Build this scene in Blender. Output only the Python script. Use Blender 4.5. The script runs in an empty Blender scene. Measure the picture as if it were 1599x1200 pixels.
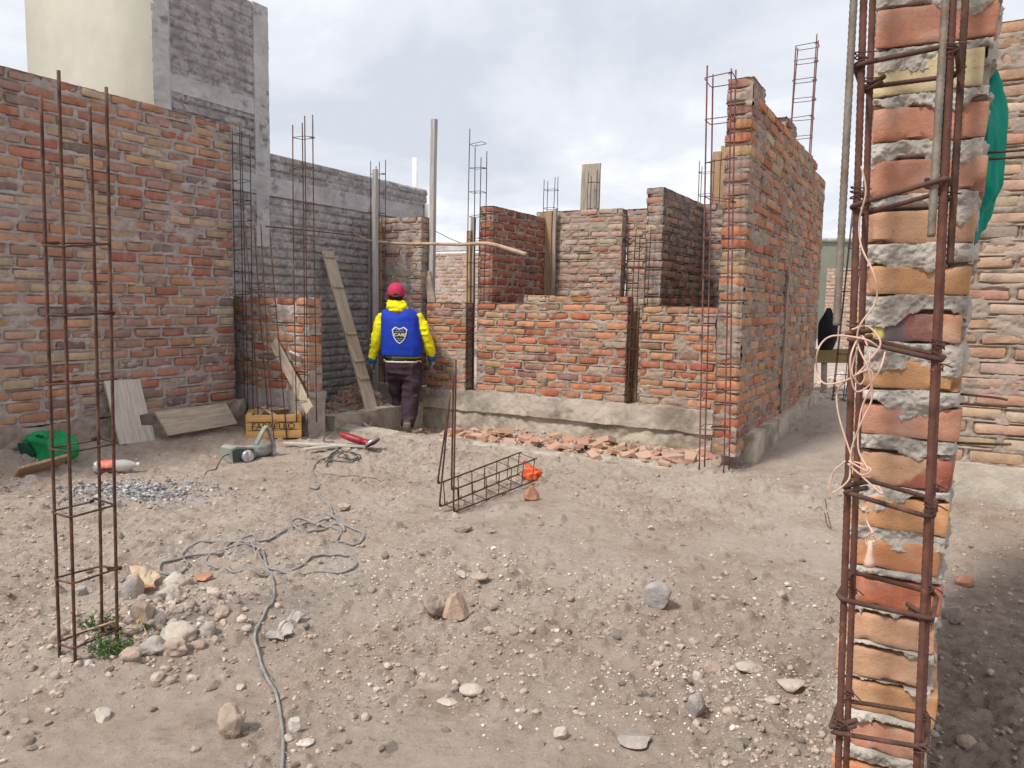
import bpy, bmesh, math, random
import numpy as np
from mathutils import Vector, Matrix
S = bpy.context.scene
C = S.collection
R = math.radians
random.seed(7); RNG = np.random.default_rng(7)

# ------------------------------------------------------------------ camera
FPX = 1201.0
CAM = np.array([0.0, 0.0, 1.2])
PITCH, ROLL = R(5.9), R(1.0)
cd = bpy.data.cameras.new("camera"); cam = bpy.data.objects.new("camera", cd); C.objects.link(cam)
cd.sensor_width = 36.0; cd.lens = 36.0*FPX/1599.0; cd.clip_start = 0.05; cd.clip_end = 3000
cam.matrix_world = Matrix.Translation(Vector(CAM)) @ Matrix.Rotation(math.pi/2-PITCH, 4, 'X') @ Matrix.Rotation(ROLL, 4, 'Z')
S.camera = cam
CM = np.array(cam.matrix_world)[:3, :3]

# ------------------------------------------------------------------ world, sun, exposure
SUN_EL, SUN_H = R(52), (-0.73, -0.68)
w = bpy.data.worlds.new("World"); S.world = w; w.use_nodes = True
nt = w.node_tree; nt.nodes.clear()
def N(nt, t, **k):
    n = nt.nodes.new(t)
    for a, b in k.items():
        if a in ('inp',):
            for i, v in b.items(): n.inputs[i].default_value = v
        else: setattr(n, a, b)
    return n
out = N(nt, 'ShaderNodeOutputWorld'); bg = N(nt, 'ShaderNodeBackground', inp={'Strength': 0.1})
sky = N(nt, 'ShaderNodeTexSky', sky_type='NISHITA', sun_disc=False)
sky.sun_elevation = SUN_EL; sky.sun_rotation = math.atan2(SUN_H[0], SUN_H[1]); sky.air_density = 1.2; sky.dust_density = 1.5
tc = N(nt, 'ShaderNodeTexCoord'); sep = N(nt, 'ShaderNodeSeparateXYZ'); nt.links.new(tc.outputs['Generated'], sep.inputs[0])
zz = N(nt, 'ShaderNodeMath', operation='ADD', inp={1: 0.22}); ab = N(nt, 'ShaderNodeMath', operation='ABSOLUTE')
nt.links.new(sep.outputs['Z'], ab.inputs[0]); nt.links.new(ab.outputs[0], zz.inputs[0])
dx = N(nt, 'ShaderNodeMath', operation='DIVIDE'); dy = N(nt, 'ShaderNodeMath', operation='DIVIDE')
nt.links.new(sep.outputs['X'], dx.inputs[0]); nt.links.new(zz.outputs[0], dx.inputs[1])
nt.links.new(sep.outputs['Y'], dy.inputs[0]); nt.links.new(zz.outputs[0], dy.inputs[1])
cmb = N(nt, 'ShaderNodeCombineXYZ', inp={2: 3.7}); nt.links.new(dx.outputs[0], cmb.inputs[0]); nt.links.new(dy.outputs[0], cmb.inputs[1])
n1 = N(nt, 'ShaderNodeTexNoise', inp={'Scale': 1.25, 'Detail': 9.0, 'Roughness': 0.56, 'Distortion': 0.25})
n2 = N(nt, 'ShaderNodeTexNoise', inp={'Scale': 0.55, 'Detail': 5.0, 'Roughness': 0.5})
nt.links.new(cmb.outputs[0], n1.inputs['Vector']); nt.links.new(cmb.outputs[0], n2.inputs['Vector'])
cr = N(nt, 'ShaderNodeValToRGB'); e = cr.color_ramp.elements
e[0].position = 0.34; e[0].color = (5.7, 6.05, 6.8, 1); e[1].position = 0.64; e[1].color = (9.3, 9.3, 9.5, 1)
m_ = cr.color_ramp.elements.new(0.5); m_.color = (7.0, 7.3, 7.9, 1)
nt.links.new(n1.outputs['Fac'], cr.inputs[0])
cv = N(nt, 'ShaderNodeValToRGB'); cv.color_ramp.elements[0].position = 0.26; cv.color_ramp.elements[1].position = 0.42
cv.color_ramp.elements[0].color = (0.72, 0.72, 0.72, 1)
nt.links.new(n2.outputs['Fac'], cv.inputs[0])
skg = N(nt, 'ShaderNodeVectorMath', operation='SCALE', inp={3: 1.6}); nt.links.new(sky.outputs[0], skg.inputs[0])
mx = N(nt, 'ShaderNodeMix', data_type='RGBA'); nt.links.new(cv.outputs[0], mx.inputs[0]); nt.links.new(skg.outputs[0], mx.inputs[6]); nt.links.new(cr.outputs[0], mx.inputs[7])
nt.links.new(mx.outputs[2], bg.inputs[0]); nt.links.new(bg.outputs[0], out.inputs[0])
sd = bpy.data.lights.new("sun", 'SUN'); sd.energy = 3.1; sd.angle = R(9.0); sd.color = (1.0, 0.95, 0.88)
so = bpy.data.objects.new("sun", sd); C.objects.link(so)
sv = Vector((SUN_H[0]*math.cos(SUN_EL), SUN_H[1]*math.cos(SUN_EL), math.sin(SUN_EL))).normalized()
so.rotation_euler = sv.to_track_quat('Z', 'Y').to_euler()
vs = S.view_settings; vs.view_transform = 'Standard'; vs.look = 'None'; vs.exposure = 0.28; vs.gamma = 1.0; vs.use_curve_mapping = False

# ------------------------------------------------------------------ frames and projection helpers
ANG = R(-29.33)
V = np.array([math.cos(ANG), math.sin(ANG)]); U = np.array([-V[1], V[0]])     # V: across the site (b), U: away from the viewer (a)
def W(b, a, z=0.0): p = a*U + b*V; return np.array([p[0], p[1], z])
def AB(p): return float(p[0]*U[0]+p[1]*U[1]), float(p[0]*V[0]+p[1]*V[1])       # a, b
def ray(px, py):
    d = CM @ np.array([(px-799.5)/FPX, -(py-600.0)/FPX, -1.0]); return d
def at(px, py, Y): d = ray(px, py); t = Y/d[1]; return CAM + d*t
def ata(px, py, a):                                                           # point of the ray on the plane "a" metres down the U axis
    d = ray(px, py); k = d[0]*U[0]+d[1]*U[1]; return CAM + d*(a/k)
def atb(px, py, b):
    d = ray(px, py); k = d[0]*V[0]+d[1]*V[1]; return CAM + d*(b/k)

# ------------------------------------------------------------------ noise
def _h(ix, iy, iz, s):
    with np.errstate(over='ignore'):
        h = (ix.astype(np.uint32)*np.uint32(374761393) + iy.astype(np.uint32)*np.uint32(668265263) + iz.astype(np.uint32)*np.uint32(2147483647) + np.uint32(s*1274126177 & 0xffffffff))
        h = (h ^ (h >> np.uint32(13)))*np.uint32(1274126177); h ^= h >> np.uint32(16)
        h = h*np.uint32(2246822519); h ^= h >> np.uint32(15)
    return h.astype(np.float64)/4294967295.0*2-1
def noise(x, y, z=0.0, s=0):
    x, y, z = np.broadcast_arrays(np.asarray(x, float), np.asarray(y, float), np.asarray(z, float))
    fx, fy, fz = np.floor(x), np.floor(y), np.floor(z)
    tx, ty, tz = x-fx, y-fy, z-fz; ix, iy, iz = fx.astype(np.int64), fy.astype(np.int64), fz.astype(np.int64)
    f = lambda t: t*t*t*(t*(t*6-15)+10)
    ux, uy, uz = f(tx), f(ty), f(tz); r = 0
    for k in (0, 1):
        wz = uz if k else 1-uz
        if k and not np.any(uz > 1e-9): continue
        for j in (0, 1):
            wy = uy if j else 1-uy
            for i in (0, 1):
                wx = ux if i else 1-ux
                r = r + wx*wy*wz*_h(ix+i, iy+j, iz+k, s)
    return r
def fbm(x, y, z=0.0, s=0, o=4, g=0.5):
    r = 0; a = 1; t = 0
    for k in range(o):
        r = r + a*noise(x*2**k+k*17.3, y*2**k+k*9.1, z*2**k+k*3.3, s+k); t += a; a *= g
    return r/t
def clods(x, y, cell, rmin, rmax, prob, s):
    cx, cy = np.floor(x/cell), np.floor(y/cell); h = np.zeros(np.broadcast(x, y).shape); o = np.zeros_like(cx).astype(np.int64)
    for i in (-1, 0, 1):
        for j in (-1, 0, 1):
            ix, iy = (cx+i).astype(np.int64), (cy+j).astype(np.int64)
            jx = _h(ix, iy, o, s)*0.5+0.5; jy = _h(ix, iy, o, s+1)*0.5+0.5; k = _h(ix, iy, o, s+2)*0.5+0.5; e = _h(ix, iy, o, s+3); r = rmin+(rmax-rmin)*(_h(ix, iy, o, s+4)*0.5+0.5)**1.4
            dx = x-(ix+jx)*cell; dy = y-(iy+jy)*cell; c_, s_ = np.cos(3*e), np.sin(3*e); u = (dx*c_+dy*s_)*(1+0.5*e); v = (-dx*s_+dy*c_)*(1-0.3*e)
            q = 1-(u*u+v*v)/(r*r); h = np.maximum(h, np.where(k < prob, np.sqrt(np.clip(q, 0, 1))*r*0.75, 0))
    return h
sst = lambda e0, e1, x: (lambda t: t*t*(3-2*t))(np.clip((x-e0)/(e1-e0), 0, 1))

# ------------------------------------------------------------------ the ground's height
def H(x, y, fine=True):
    x = np.asarray(x, float); y = np.asarray(y, float)
    a = x*U[0]+y*U[1]; b = x*V[0]+y*V[1]
    near = 1-sst(14, 30, np.hypot(x, y))
    z = 0.035*fbm(x*0.7, y*0.7, 0, 3, 3)
    z = z + 0.05*np.exp(-((x+0.3)**2/1.2+(y-3.6)**2/0.5)) + 0.04*np.exp(-((x-0.9)**2/0.8+(y-2.6)**2/0.6))
    z = z + 0.07*np.exp(-((x+1.05)**2/0.12+(y-2.75)**2/0.10)) + 0.075*np.exp(-((x+1.34)**2+(y-2.42)**2)/0.16)
    z = z + 0.13*sst(-4.9, -5.6, b)*sst(5.2, 4.2, a)
    # trench between the strip footing and the low wall
    t = sst(5.62, 5.76, a)*sst(7.3, 7.1, a)*sst(-5.02, -4.92, b)*sst(-1.2, -1.35, b)
    z = z*(1-t) + t*(-0.17 + 0.13*sst(-4.45, -3.9, b)*(1-0.35*sst(6.0, 6.7, a)) + 0.03*fbm(x*3, y*3, 0, 5, 3))
    g_ = sst(-1.75, -1.30, b)*(1-t); z = z + g_*(0.11*sst(4.0, 5.0, a) + 0.13*sst(5.2, 8.4, a))
    # spoil heap behind the cross footing
    z = z + 0.32*np.exp(-((a-6.35)**2/0.10+(b+5.45)**2/0.10))
    # path down the right side
    z = z - 0.05*sst(-0.9, -0.5, b)*sst(0.9, 1.5, b)
    if fine:
        m = np.clip(0.5+0.9*fbm(x*1.1+4, y*1.1, 0, 11, 3), 0.08, 1)
        m = np.where((a > 5.2) & (b > -1.1), m*0.5, m)
        z = z + near*(0.034*m*fbm(x*7, y*7, 0, 21, 4, 0.6) + 0.014*fbm(x*22, y*22, 0, 31, 4, 0.65)*(0.4+m))
        wx = x+0.012*noise(x*30, y*30, 0, 51); wy = y+0.012*noise(x*30, y*30, 0, 52)
        z = z + near*np.maximum(clods(wx, wy, 0.13, 0.012, 0.045, np.clip(m*0.75-0.12, 0, 1), 81), clods(wx, wy, 0.055, 0.008, 0.024, np.clip(m*0.95-0.05, 0, 1), 91))
    return z
def Hs(x, y): return float(H(np.array([x]), np.array([y]))[0])
def drop(px, py, dz=0.0):
    z = 0.0
    for _ in range(8):
        d = ray(px, py); t = (z+dz-CAM[2])/d[2]; p = CAM+d*t; z = 0.5*z+0.5*Hs(p[0], p[1])
    return np.array([p[0], p[1], Hs(p[0], p[1])])

# ------------------------------------------------------------------ object helpers
def tag(o, label=None, cat=None, group=None, kind=None):
    if label: o['label'] = label
    if cat: o['category'] = cat
    if group: o['group'] = group
    if kind: o['kind'] = kind
    return o
def link(name, me, parent=None, loc=None):
    o = bpy.data.objects.new(name, me); C.objects.link(o)
    if parent is not None: o.parent = parent
    if loc is not None: o.location = Vector([float(v) for v in loc])
    return o
def empty(name, loc, rz=0.0):
    o = bpy.data.objects.new(name, None); C.objects.link(o); o.location = Vector([float(v) for v in loc]); o.rotation_euler = (0, 0, rz); o.empty_display_size = 0.1
    return o
def pmesh(name, v, f, mats, mi=None, col=None, smooth=True):
    """mesh from numpy arrays; f is (n,4) or (n,3) or list"""
    me = bpy.data.meshes.new(name)
    v = np.asarray(v, float)
    if isinstance(f, np.ndarray):
        n, k = f.shape
        me.vertices.add(len(v)); me.vertices.foreach_set('co', v.ravel())
        me.loops.add(n*k); me.loops.foreach_set('vertex_index', f.ravel().astype(np.int32))
        me.polygons.add(n); me.polygons.foreach_set('loop_start', np.arange(0, n*k, k, dtype=np.int32)); me.polygons.foreach_set('loop_total', np.full(n, k, np.int32))
    else:
        me.from_pydata([tuple(p) for p in v], [], [tuple(int(i) for i in q) for q in f])
    for m in (mats if isinstance(mats, (list, tuple)) else [mats]): me.materials.append(m)
    if mi is not None: me.polygons.foreach_set('material_index', np.asarray(mi, np.int32))
    me.polygons.foreach_set('use_smooth', np.full(len(me.polygons), smooth))
    if col is not None:
        at_ = me.color_attributes.new('col', 'FLOAT_COLOR', 'POINT')
        c4 = np.ones((len(v), 4)); c4[:, :3] = col; at_.data.foreach_set('color', c4.ravel())
    me.update(calc_edges=True); me.validate()
    return me
class MB:
    """collects polygons for one mesh"""
    def __init__(s): s.v = []; s.f = []; s.mi = []
    def add(s, v, f, mi=0):
        o = len(s.v); s.v += [tuple(float(c) for c in p) for p in v]; s.f += [tuple(int(i)+o for i in q) for q in f]; s.mi += [mi]*len(f); return s
    def box(s, c, h, rot=None, mi=0, bev=0.0):
        c = np.array(c, float); h = np.array(h, float)
        bm = bmesh.new(); bmesh.ops.create_cube(bm, size=2.0)
        for v in bm.verts: v.co = Vector((v.co.x*h[0], v.co.y*h[1], v.co.z*h[2]))
        if bev > 0: bmesh.ops.bevel(bm, geom=bm.edges[:], offset=min(bev, 0.45*min(h)*2), segments=2, affect='EDGES', profile=0.6)
        bm.verts.index_update()
        M = np.array(rot) if rot is not None else np.eye(3)
        vs_ = [M @ np.array(v.co) + c for v in bm.verts]; fs = [[v.index for v in f.verts] for f in bm.faces]; bm.free()
        return s.add(vs_, fs, mi)
    def tube(s, pts, r, n=8, mi=0, cap=True, ribs=0.0, step=None):
        pts = [np.array(p, float) for p in pts]
        if step:
            q = [pts[0]]
            for a_, b_ in zip(pts[:-1], pts[1:]):
                k = max(1, int(np.linalg.norm(b_-a_)/step)); q += [a_+(b_-a_)*(i+1)/k for i in range(k)]
            pts = q
        rs = r if hasattr(r, '__len__') else [r]*len(pts)
        vs_ = []; fs = []; up = None
        for i, p in enumerate(pts):
            t = pts[min(i+1, len(pts)-1)]-pts[max(i-1, 0)]; t = t/(np.linalg.norm(t)+1e-12)
            if up is None: up = np.array([0, 0, 1.0]) if abs(t[2]) < 0.9 else np.array([0, 1.0, 0])
            x = np.cross(up, t); x /= np.linalg.norm(x)+1e-12; y = np.cross(t, x); up = y if True else up
            rr = rs[i]*(1+(ribs if (i % 2) else 0))
            for k in range(n):
                an = 2*math.pi*k/n; vs_.append(p+rr*(math.cos(an)*x+math.sin(an)*y))
        for i in range(len(pts)-1):
            for k in range(n): fs.append((i*n+k, i*n+(k+1) % n, (i+1)*n+(k+1) % n, (i+1)*n+k))
        if cap: fs.append(tuple(range(n))[::-1]); fs.append(tuple((len(pts)-1)*n+k for k in range(n)))
        return s.add(vs_, fs, mi)
    def loft(s, rings, n=20, mi=0, power=2.0):
        """rings: (cx,cy,cz, rx, ry[, tiltx]) stacked along z-ish; superellipse"""
        vs_ = []; fs = []
        for q in rings:
            cx, cy, cz, rx, ry = q[:5]; tl = q[5] if len(q) > 5 else 0.0
            for k in range(n):
                an = 2*math.pi*k/n; c_, s_ = math.cos(an), math.sin(an)
                ex = math.copysign(abs(c_)**(2/power), c_)*rx; ey = math.copysign(abs(s_)**(2/power), s_)*ry
                vs_.append((cx+ex, cy+ey, cz+tl*ey))
        m = len(rings)
        for i in range(m-1):
            for k in range(n): fs.append((i*n+k, i*n+(k+1) % n, (i+1)*n+(k+1) % n, (i+1)*n+k))
        fs.append(tuple(range(n))[::-1]); fs.append(tuple((m-1)*n+k for k in range(n)))
        return s.add(vs_, fs, mi)
    def build(s, name, mats, parent=None, loc=None, smooth=True, obj=True):
        me = pmesh(name, s.v, s.f, mats, s.mi, smooth=smooth)
        return link(name, me, parent, loc) if obj else me
def autosmooth(o, deg=35):
    me = o.data if hasattr(o, 'data') else o
    try: me.set_sharp_from_angle(angle=R(deg))
    except Exception: pass
    return o
def curve(pts, n=10):
    """Catmull-Rom"""
    P = [np.array(p, float) for p in pts]; P = [2*P[0]-P[1]]+P+[2*P[-1]-P[-2]]; o = []
    for i in range(1, len(P)-2):
        for k in range(n):
            t = k/n; a, b, c, d = P[i-1:i+3]
            o.append(0.5*((2*b)+(-a+c)*t+(2*a-5*b+4*c-d)*t*t+(-a+3*b-3*c+d)*t**3))
    o.append(P[-2]); return o

# ------------------------------------------------------------------ materials
def mat(name, base, rough=0.85, var=None, scale=8.0, bump=0.0, bscale=60.0, attr=False, mixc=None, mixs=5.0, mixr=(0.5, 0.7), metal=0.0, spec=0.3, coord='Object', detail=6.0, alpha=1.0, trans=0.0, vscale=None, mixmax=1.0, bump2=0.0, b2scale=300.0):
    m = bpy.data.materials.new(name); m.use_nodes = True; t = m.node_tree; t.nodes.clear(); L = t.links.new
    o = N(t, 'ShaderNodeOutputMaterial'); b = N(t, 'ShaderNodeBsdfPrincipled'); L(b.outputs[0], o.inputs[0])
    b.inputs['Roughness'].default_value = rough; b.inputs['Metallic'].default_value = metal; b.inputs['Specular IOR Level'].default_value = spec
    b.inputs['Alpha'].default_value = alpha; b.inputs['Transmission Weight'].default_value = trans
    co = N(t, 'ShaderNodeTexCoord'); vec = co.outputs[coord]
    if vscale:
        mp = N(t, 'ShaderNodeMapping'); mp.inputs['Scale'].default_value = vscale; L(vec, mp.inputs[0]); vec = mp.outputs[0]
    if attr:
        at_ = N(t, 'ShaderNodeAttribute'); at_.attribute_name = 'col'; c = at_.outputs['Color']
    else:
        rg = N(t, 'ShaderNodeRGB'); rg.outputs[0].default_value = (*base, 1); c = rg.outputs[0]
    if var is not None:                       # multiply by noise between var[0] and var[1]
        n = N(t, 'ShaderNodeTexNoise', inp={'Scale': scale, 'Detail': detail, 'Roughness': 0.62}); L(vec, n.inputs['Vector'])
        mr = N(t, 'ShaderNodeMapRange', inp={1: 0.3, 2: 0.7, 3: var[0], 4: var[1]}); L(n.outputs['Fac'], mr.inputs[0])
        sc = N(t, 'ShaderNodeVectorMath', operation='SCALE'); L(c, sc.inputs[0]); L(mr.outputs[0], sc.inputs[3]); c = sc.outputs[0]
    for (mc, ms, mrng, mm) in (mixc if isinstance(mixc, list) else ([(mixc, mixs, mixr, mixmax)] if mixc else [])):
        n = N(t, 'ShaderNodeTexNoise', inp={'Scale': ms, 'Detail': 7.0, 'Roughness': 0.65, 'Distortion': 0.3}); L(vec, n.inputs['Vector'])
        mr = N(t, 'ShaderNodeMapRange', inp={1: mrng[0], 2: mrng[1], 3: 0.0, 4: mm}); L(n.outputs['Fac'], mr.inputs[0])
        mi = N(t, 'ShaderNodeMix', data_type='RGBA'); L(mr.outputs[0], mi.inputs[0]); L(c, mi.inputs[6]); mi.inputs[7].default_value = (*mc, 1); c = mi.outputs[2]
    L(c, b.inputs['Base Color'])
    nrm = None
    for bs, bsc in ((bump, bscale), (bump2, b2scale)):
        if bs > 0:
            n = N(t, 'ShaderNodeTexNoise', inp={'Scale': bsc, 'Detail': 6.0, 'Roughness': 0.65}); L(vec, n.inputs['Vector'])
            bp = N(t, 'ShaderNodeBump', inp={'Strength': 1.0, 'Distance': bs}); L(n.outputs['Fac'], bp.inputs['Height'])
            if nrm is not None: L(nrm, bp.inputs['Normal'])
            nrm = bp.outputs[0]
    if nrm is not None: L(nrm, b.inputs['Normal'])
    return m
def c8(r, g, b):                                  # sRGB 0-255 to linear
    f = lambda u: (u/255/12.92) if u/255 <= 0.04045 else ((u/255+0.055)/1.055)**2.4
    return (f(r), f(g), f(b))
MORT = (0.37, 0.298, 0.245)
M = {}
M['brick'] = mat('brick', (0, 0, 0), 0.92, (0.78, 1.16), 17, 0.006, 60, attr=True, mixc=[((0.37, 0.28, 0.22), 8.0, (0.50, 0.72), 0.7), ((0.17, 0.11, 0.09), 17.0, (0.62, 0.76), 0.5)], bump2=0.0015, b2scale=260)
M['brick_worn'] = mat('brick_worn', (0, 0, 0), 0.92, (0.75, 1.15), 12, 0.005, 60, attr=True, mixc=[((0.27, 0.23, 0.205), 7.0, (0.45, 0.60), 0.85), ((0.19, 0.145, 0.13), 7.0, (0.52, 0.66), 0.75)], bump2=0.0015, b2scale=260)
M['brick_near'] = mat('brick_near', (0, 0, 0), 0.88, (0.80, 1.14), 18, 0.003, 55, attr=True, mixc=[((0.52, 0.43, 0.35), 11.0, (0.52, 0.72), 0.6), ((0.33, 0.13, 0.07), 34.0, (0.60, 0.74), 0.6), ((0.16, 0.10, 0.08), 60.0, (0.66, 0.72), 0.7)], bump2=0.0012, b2scale=420)
M['mortar'] = mat('mortar', MORT, 0.95, (0.68, 1.18), 7, 0.008, 45, mixc=[((0.29, 0.225, 0.18), 4.0, (0.5, 0.66), 0.7), ((0.47, 0.41, 0.355), 14.0, (0.58, 0.7), 0.5)], bump2=0.003, b2scale=200)
M['mortar_lilac'] = mat('mortar_lilac', (0.425, 0.365, 0.335), 0.95, (0.72, 1.15), 7, 0.009, 45, mixc=[((0.31, 0.26, 0.23), 4.0, (0.5, 0.66), 0.7), ((0.46, 0.41, 0.38), 12.0, (0.58, 0.7), 0.45)], bump2=0.003, b2scale=200)
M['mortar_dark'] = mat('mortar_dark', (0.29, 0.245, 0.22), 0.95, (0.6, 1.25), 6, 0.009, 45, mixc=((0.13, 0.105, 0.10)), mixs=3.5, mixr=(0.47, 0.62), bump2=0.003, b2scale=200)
M['mortar_near'] = mat('mortar_near', (0.56, 0.51, 0.45), 0.95, (0.76, 1.12), 16, 0.005, 110, mixc=((0.42, 0.36, 0.31)), mixs=9, mixr=(0.5, 0.7), bump2=0.0016, b2scale=380)
M['grey_render'] = mat('grey_render', (0.46, 0.435, 0.43), 0.95, (0.65, 1.25), 5, 0.03, 26, mixc=((0.28, 0.255, 0.25)), mixs=12, mixr=(0.5, 0.62), bump2=0.006, b2scale=120)
M['grey_band'] = mat('grey_band', (0.47, 0.46, 0.46), 0.93, (0.75, 1.18), 4, 0.006, 30, mixc=((0.14, 0.135, 0.14)), mixs=7, mixr=(0.56, 0.7), bump2=0.002, b2scale=150)
M['cream'] = mat('cream', (0.41, 0.392, 0.33), 0.9, (0.84, 1.1), 1.6, 0.002, 60, mixc=((0.38, 0.36, 0.30)), mixs=2.5, mixr=(0.5, 0.75), mixmax=0.6)
M['concrete'] = mat('concrete', (0.50, 0.44, 0.365), 0.93, (0.7, 1.18), 4.5, 0.012, 18, mixc=[((0.21, 0.165, 0.13), 2.3, (0.48, 0.62), 0.8), ((0.48, 0.45, 0.40), 5, (0.58, 0.68), 0.5)], bump2=0.002, b2scale=140)
M['rust'] = mat('rust', (0.085, 0.045, 0.034), 0.85, (0.5, 1.45), 30, 0.001, 200, mixc=((0.24, 0.11, 0.06)), mixs=12, mixr=(0.5, 0.7), mixmax=0.7)
M['rust_red'] = mat('rust_red', (0.125, 0.052, 0.038), 0.8, (0.55, 1.4), 35, 0.0009, 300, mixc=[((0.11, 0.06, 0.05), 9, (0.5, 0.7), 0.8), ((0.34, 0.14, 0.07), 25, (0.6, 0.72), 0.7)])
M['rust_purple'] = mat('rust_purple', (0.17, 0.065, 0.065), 0.75, (0.6, 1.35), 35, 0.0009, 300, mixc=((0.24, 0.16, 0.14)), mixs=14, mixr=(0.52, 0.7), mixmax=0.7)
M['steel_grey'] = mat('steel_grey', (0.23, 0.20, 0.165), 0.6, (0.6, 1.3), 40, 0.0009, 300, metal=0.3, mixc=((0.17, 0.09, 0.05)), mixs=10, mixr=(0.52, 0.68), mixmax=0.7)
M['steel_dark'] = mat('steel_dark', (0.055, 0.05, 0.058), 0.7, (0.6, 1.5), 30)
M['plank'] = mat('plank', (0.47, 0.385, 0.30), 0.85, (0.62, 1.2), 5, 0.003, 14, vscale=(1, 12, 12), mixc=((0.22, 0.18, 0.15)), mixs=2.5, mixr=(0.52, 0.68), mixmax=0.7)
M['plank_pale'] = mat('plank_pale', (0.56, 0.505, 0.435), 0.85, (0.66, 1.15), 5, 0.003, 14, vscale=(1, 12, 12), mixc=((0.27, 0.24, 0.21)), mixs=4, mixr=(0.55, 0.7), mixmax=0.8)
M['plank_form'] = mat('plank_form', (0.40, 0.25, 0.14), 0.85, (0.55, 1.2), 5, 0.003, 14, vscale=(12, 12, 1), mixc=((0.40, 0.36, 0.31)), mixs=4, mixr=(0.5, 0.68), mixmax=0.7)
M['plank_upright'] = mat('plank_upright', (0.40, 0.35, 0.29), 0.85, (0.6, 1.2), 5, 0.003, 14, vscale=(12, 12, 1), mixc=((0.24, 0.18, 0.14)), mixs=3, mixr=(0.5, 0.68), mixmax=0.7)
M['crate'] = mat('crate', (0.62, 0.36, 0.135), 0.8, (0.66, 1.15), 5, 0.0015, 20, vscale=(1, 10, 14), mixc=((0.30, 0.15, 0.06)), mixs=5, mixr=(0.55, 0.72), mixmax=0.7)
M['ink'] = mat('ink', (0.03, 0.03, 0.035), 0.9, (0.6, 1.8), 40)
M['teal_print'] = mat('teal_print', (0.03, 0.10, 0.10), 0.8, (0.6, 1.5), 20)
M['ground'] = None
M['dust'] = mat('dust', (0.42, 0.36, 0.30), 0.95)
print('materials', len(M))

def ground_material():
    m = bpy.data.materials.new('ground_dirt'); m.use_nodes = True; t = m.node_tree; t.nodes.clear(); L = t.links.new
    o = N(t, 'ShaderNodeOutputMaterial'); b = N(t, 'ShaderNodeBsdfPrincipled', inp={'Roughness': 0.97, 'Specular IOR Level': 0.15}); L(b.outputs[0], o.inputs[0])
    co = N(t, 'ShaderNodeTexCoord'); vec = co.outputs['Object']
    def nz(s, d=7, r=0.62, di=0.0): n = N(t, 'ShaderNodeTexNoise', inp={'Scale': s, 'Detail': float(d), 'Roughness': r, 'Distortion': di}); L(vec, n.inputs['Vector']); return n.outputs['Fac']
    def rmp(x, a, b_, c=0.0, d=1.0): q = N(t, 'ShaderNodeMapRange', inp={1: a, 2: b_, 3: c, 4: d}); L(x, q.inputs[0]); return q.outputs[0]
    def mix(f, a, b_): 
        q = N(t, 'ShaderNodeMix', data_type='RGBA'); L(f, q.inputs[0])
        for s, v in ((6, a), (7, b_)):
            if isinstance(v, tuple): q.inputs[s].default_value = (*v, 1)
            else: L(v, q.inputs[s])
        return q.outputs[2]
    c = mix(rmp(nz(0.9, 6), 0.38, 0.62), (0.445, 0.355, 0.292), (0.525, 0.445, 0.378))
    c = mix(rmp(nz(3.1, 6), 0.5, 0.68, 0, 0.75), c, (0.35, 0.26, 0.20))
    c = mix(rmp(nz(7.5, 8, 0.7), 0.53, 0.7, 0, 0.8), c, (0.58, 0.49, 0.41))
    c = mix(rmp(nz(34, 5, 0.7), 0.55, 0.72, 0, 0.6), c, (0.26, 0.19, 0.145))
    vo = N(t, 'ShaderNodeTexVoronoi', inp={'Scale': 60.0}); L(vec, vo.inputs['Vector'])
    sp = rmp(vo.outputs['Distance'], 0.15, 0.09); gt = rmp(nz(2.2, 3), 0.56, 0.68)
    sel = N(t, 'ShaderNodeSeparateColor'); L(vo.outputs['Color'], sel.inputs[0]); s2 = rmp(sel.outputs[0], 0.80, 0.84)
    mm = N(t, 'ShaderNodeMath', operation='MULTIPLY'); L(sp, mm.inputs[0]); L(gt, mm.inputs[1]); m2 = N(t, 'ShaderNodeMath', operation='MULTIPLY'); L(mm.outputs[0], m2.inputs[0]); L(s2, m2.inputs[1])
    c = mix(m2.outputs[0], c, (0.62, 0.58, 0.53))
    # darker soil colour on the path at the right and ash by the left wall: patches with their own shape
    at_ = N(t, 'ShaderNodeAttribute'); at_.attribute_name = 'col'; sc = N(t, 'ShaderNodeSeparateColor'); L(at_.outputs['Color'], sc.inputs[0])
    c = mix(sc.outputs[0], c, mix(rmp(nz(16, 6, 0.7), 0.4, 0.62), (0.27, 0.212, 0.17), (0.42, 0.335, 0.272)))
    c = mix(sc.outputs[1], c, mix(rmp(nz(38, 6, 0.75), 0.44, 0.56), (0.17, 0.165, 0.17), (0.46, 0.45, 0.45)))
    c = mix(sc.outputs[2], c, mix(rmp(nz(22, 6, 0.7), 0.4, 0.6), (0.56, 0.49, 0.42), (0.46, 0.375, 0.305)))
    L(c, b.inputs['Base Color'])
    nrm = None
    for s, d, r in ((16, 0.028, 0.72), (55, 0.014, 0.78), (180, 0.004, 0.7)):
        bp = N(t, 'ShaderNodeBump', inp={'Strength': 1.0, 'Distance': d}); L(nz(s, 6, r), bp.inputs['Height'])
        if nrm is not None: L(nrm, bp.inputs['Normal'])
        nrm = bp.outputs[0]
    L(nrm, b.inputs['Normal']); return m
M['ground'] = ground_material()

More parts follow.
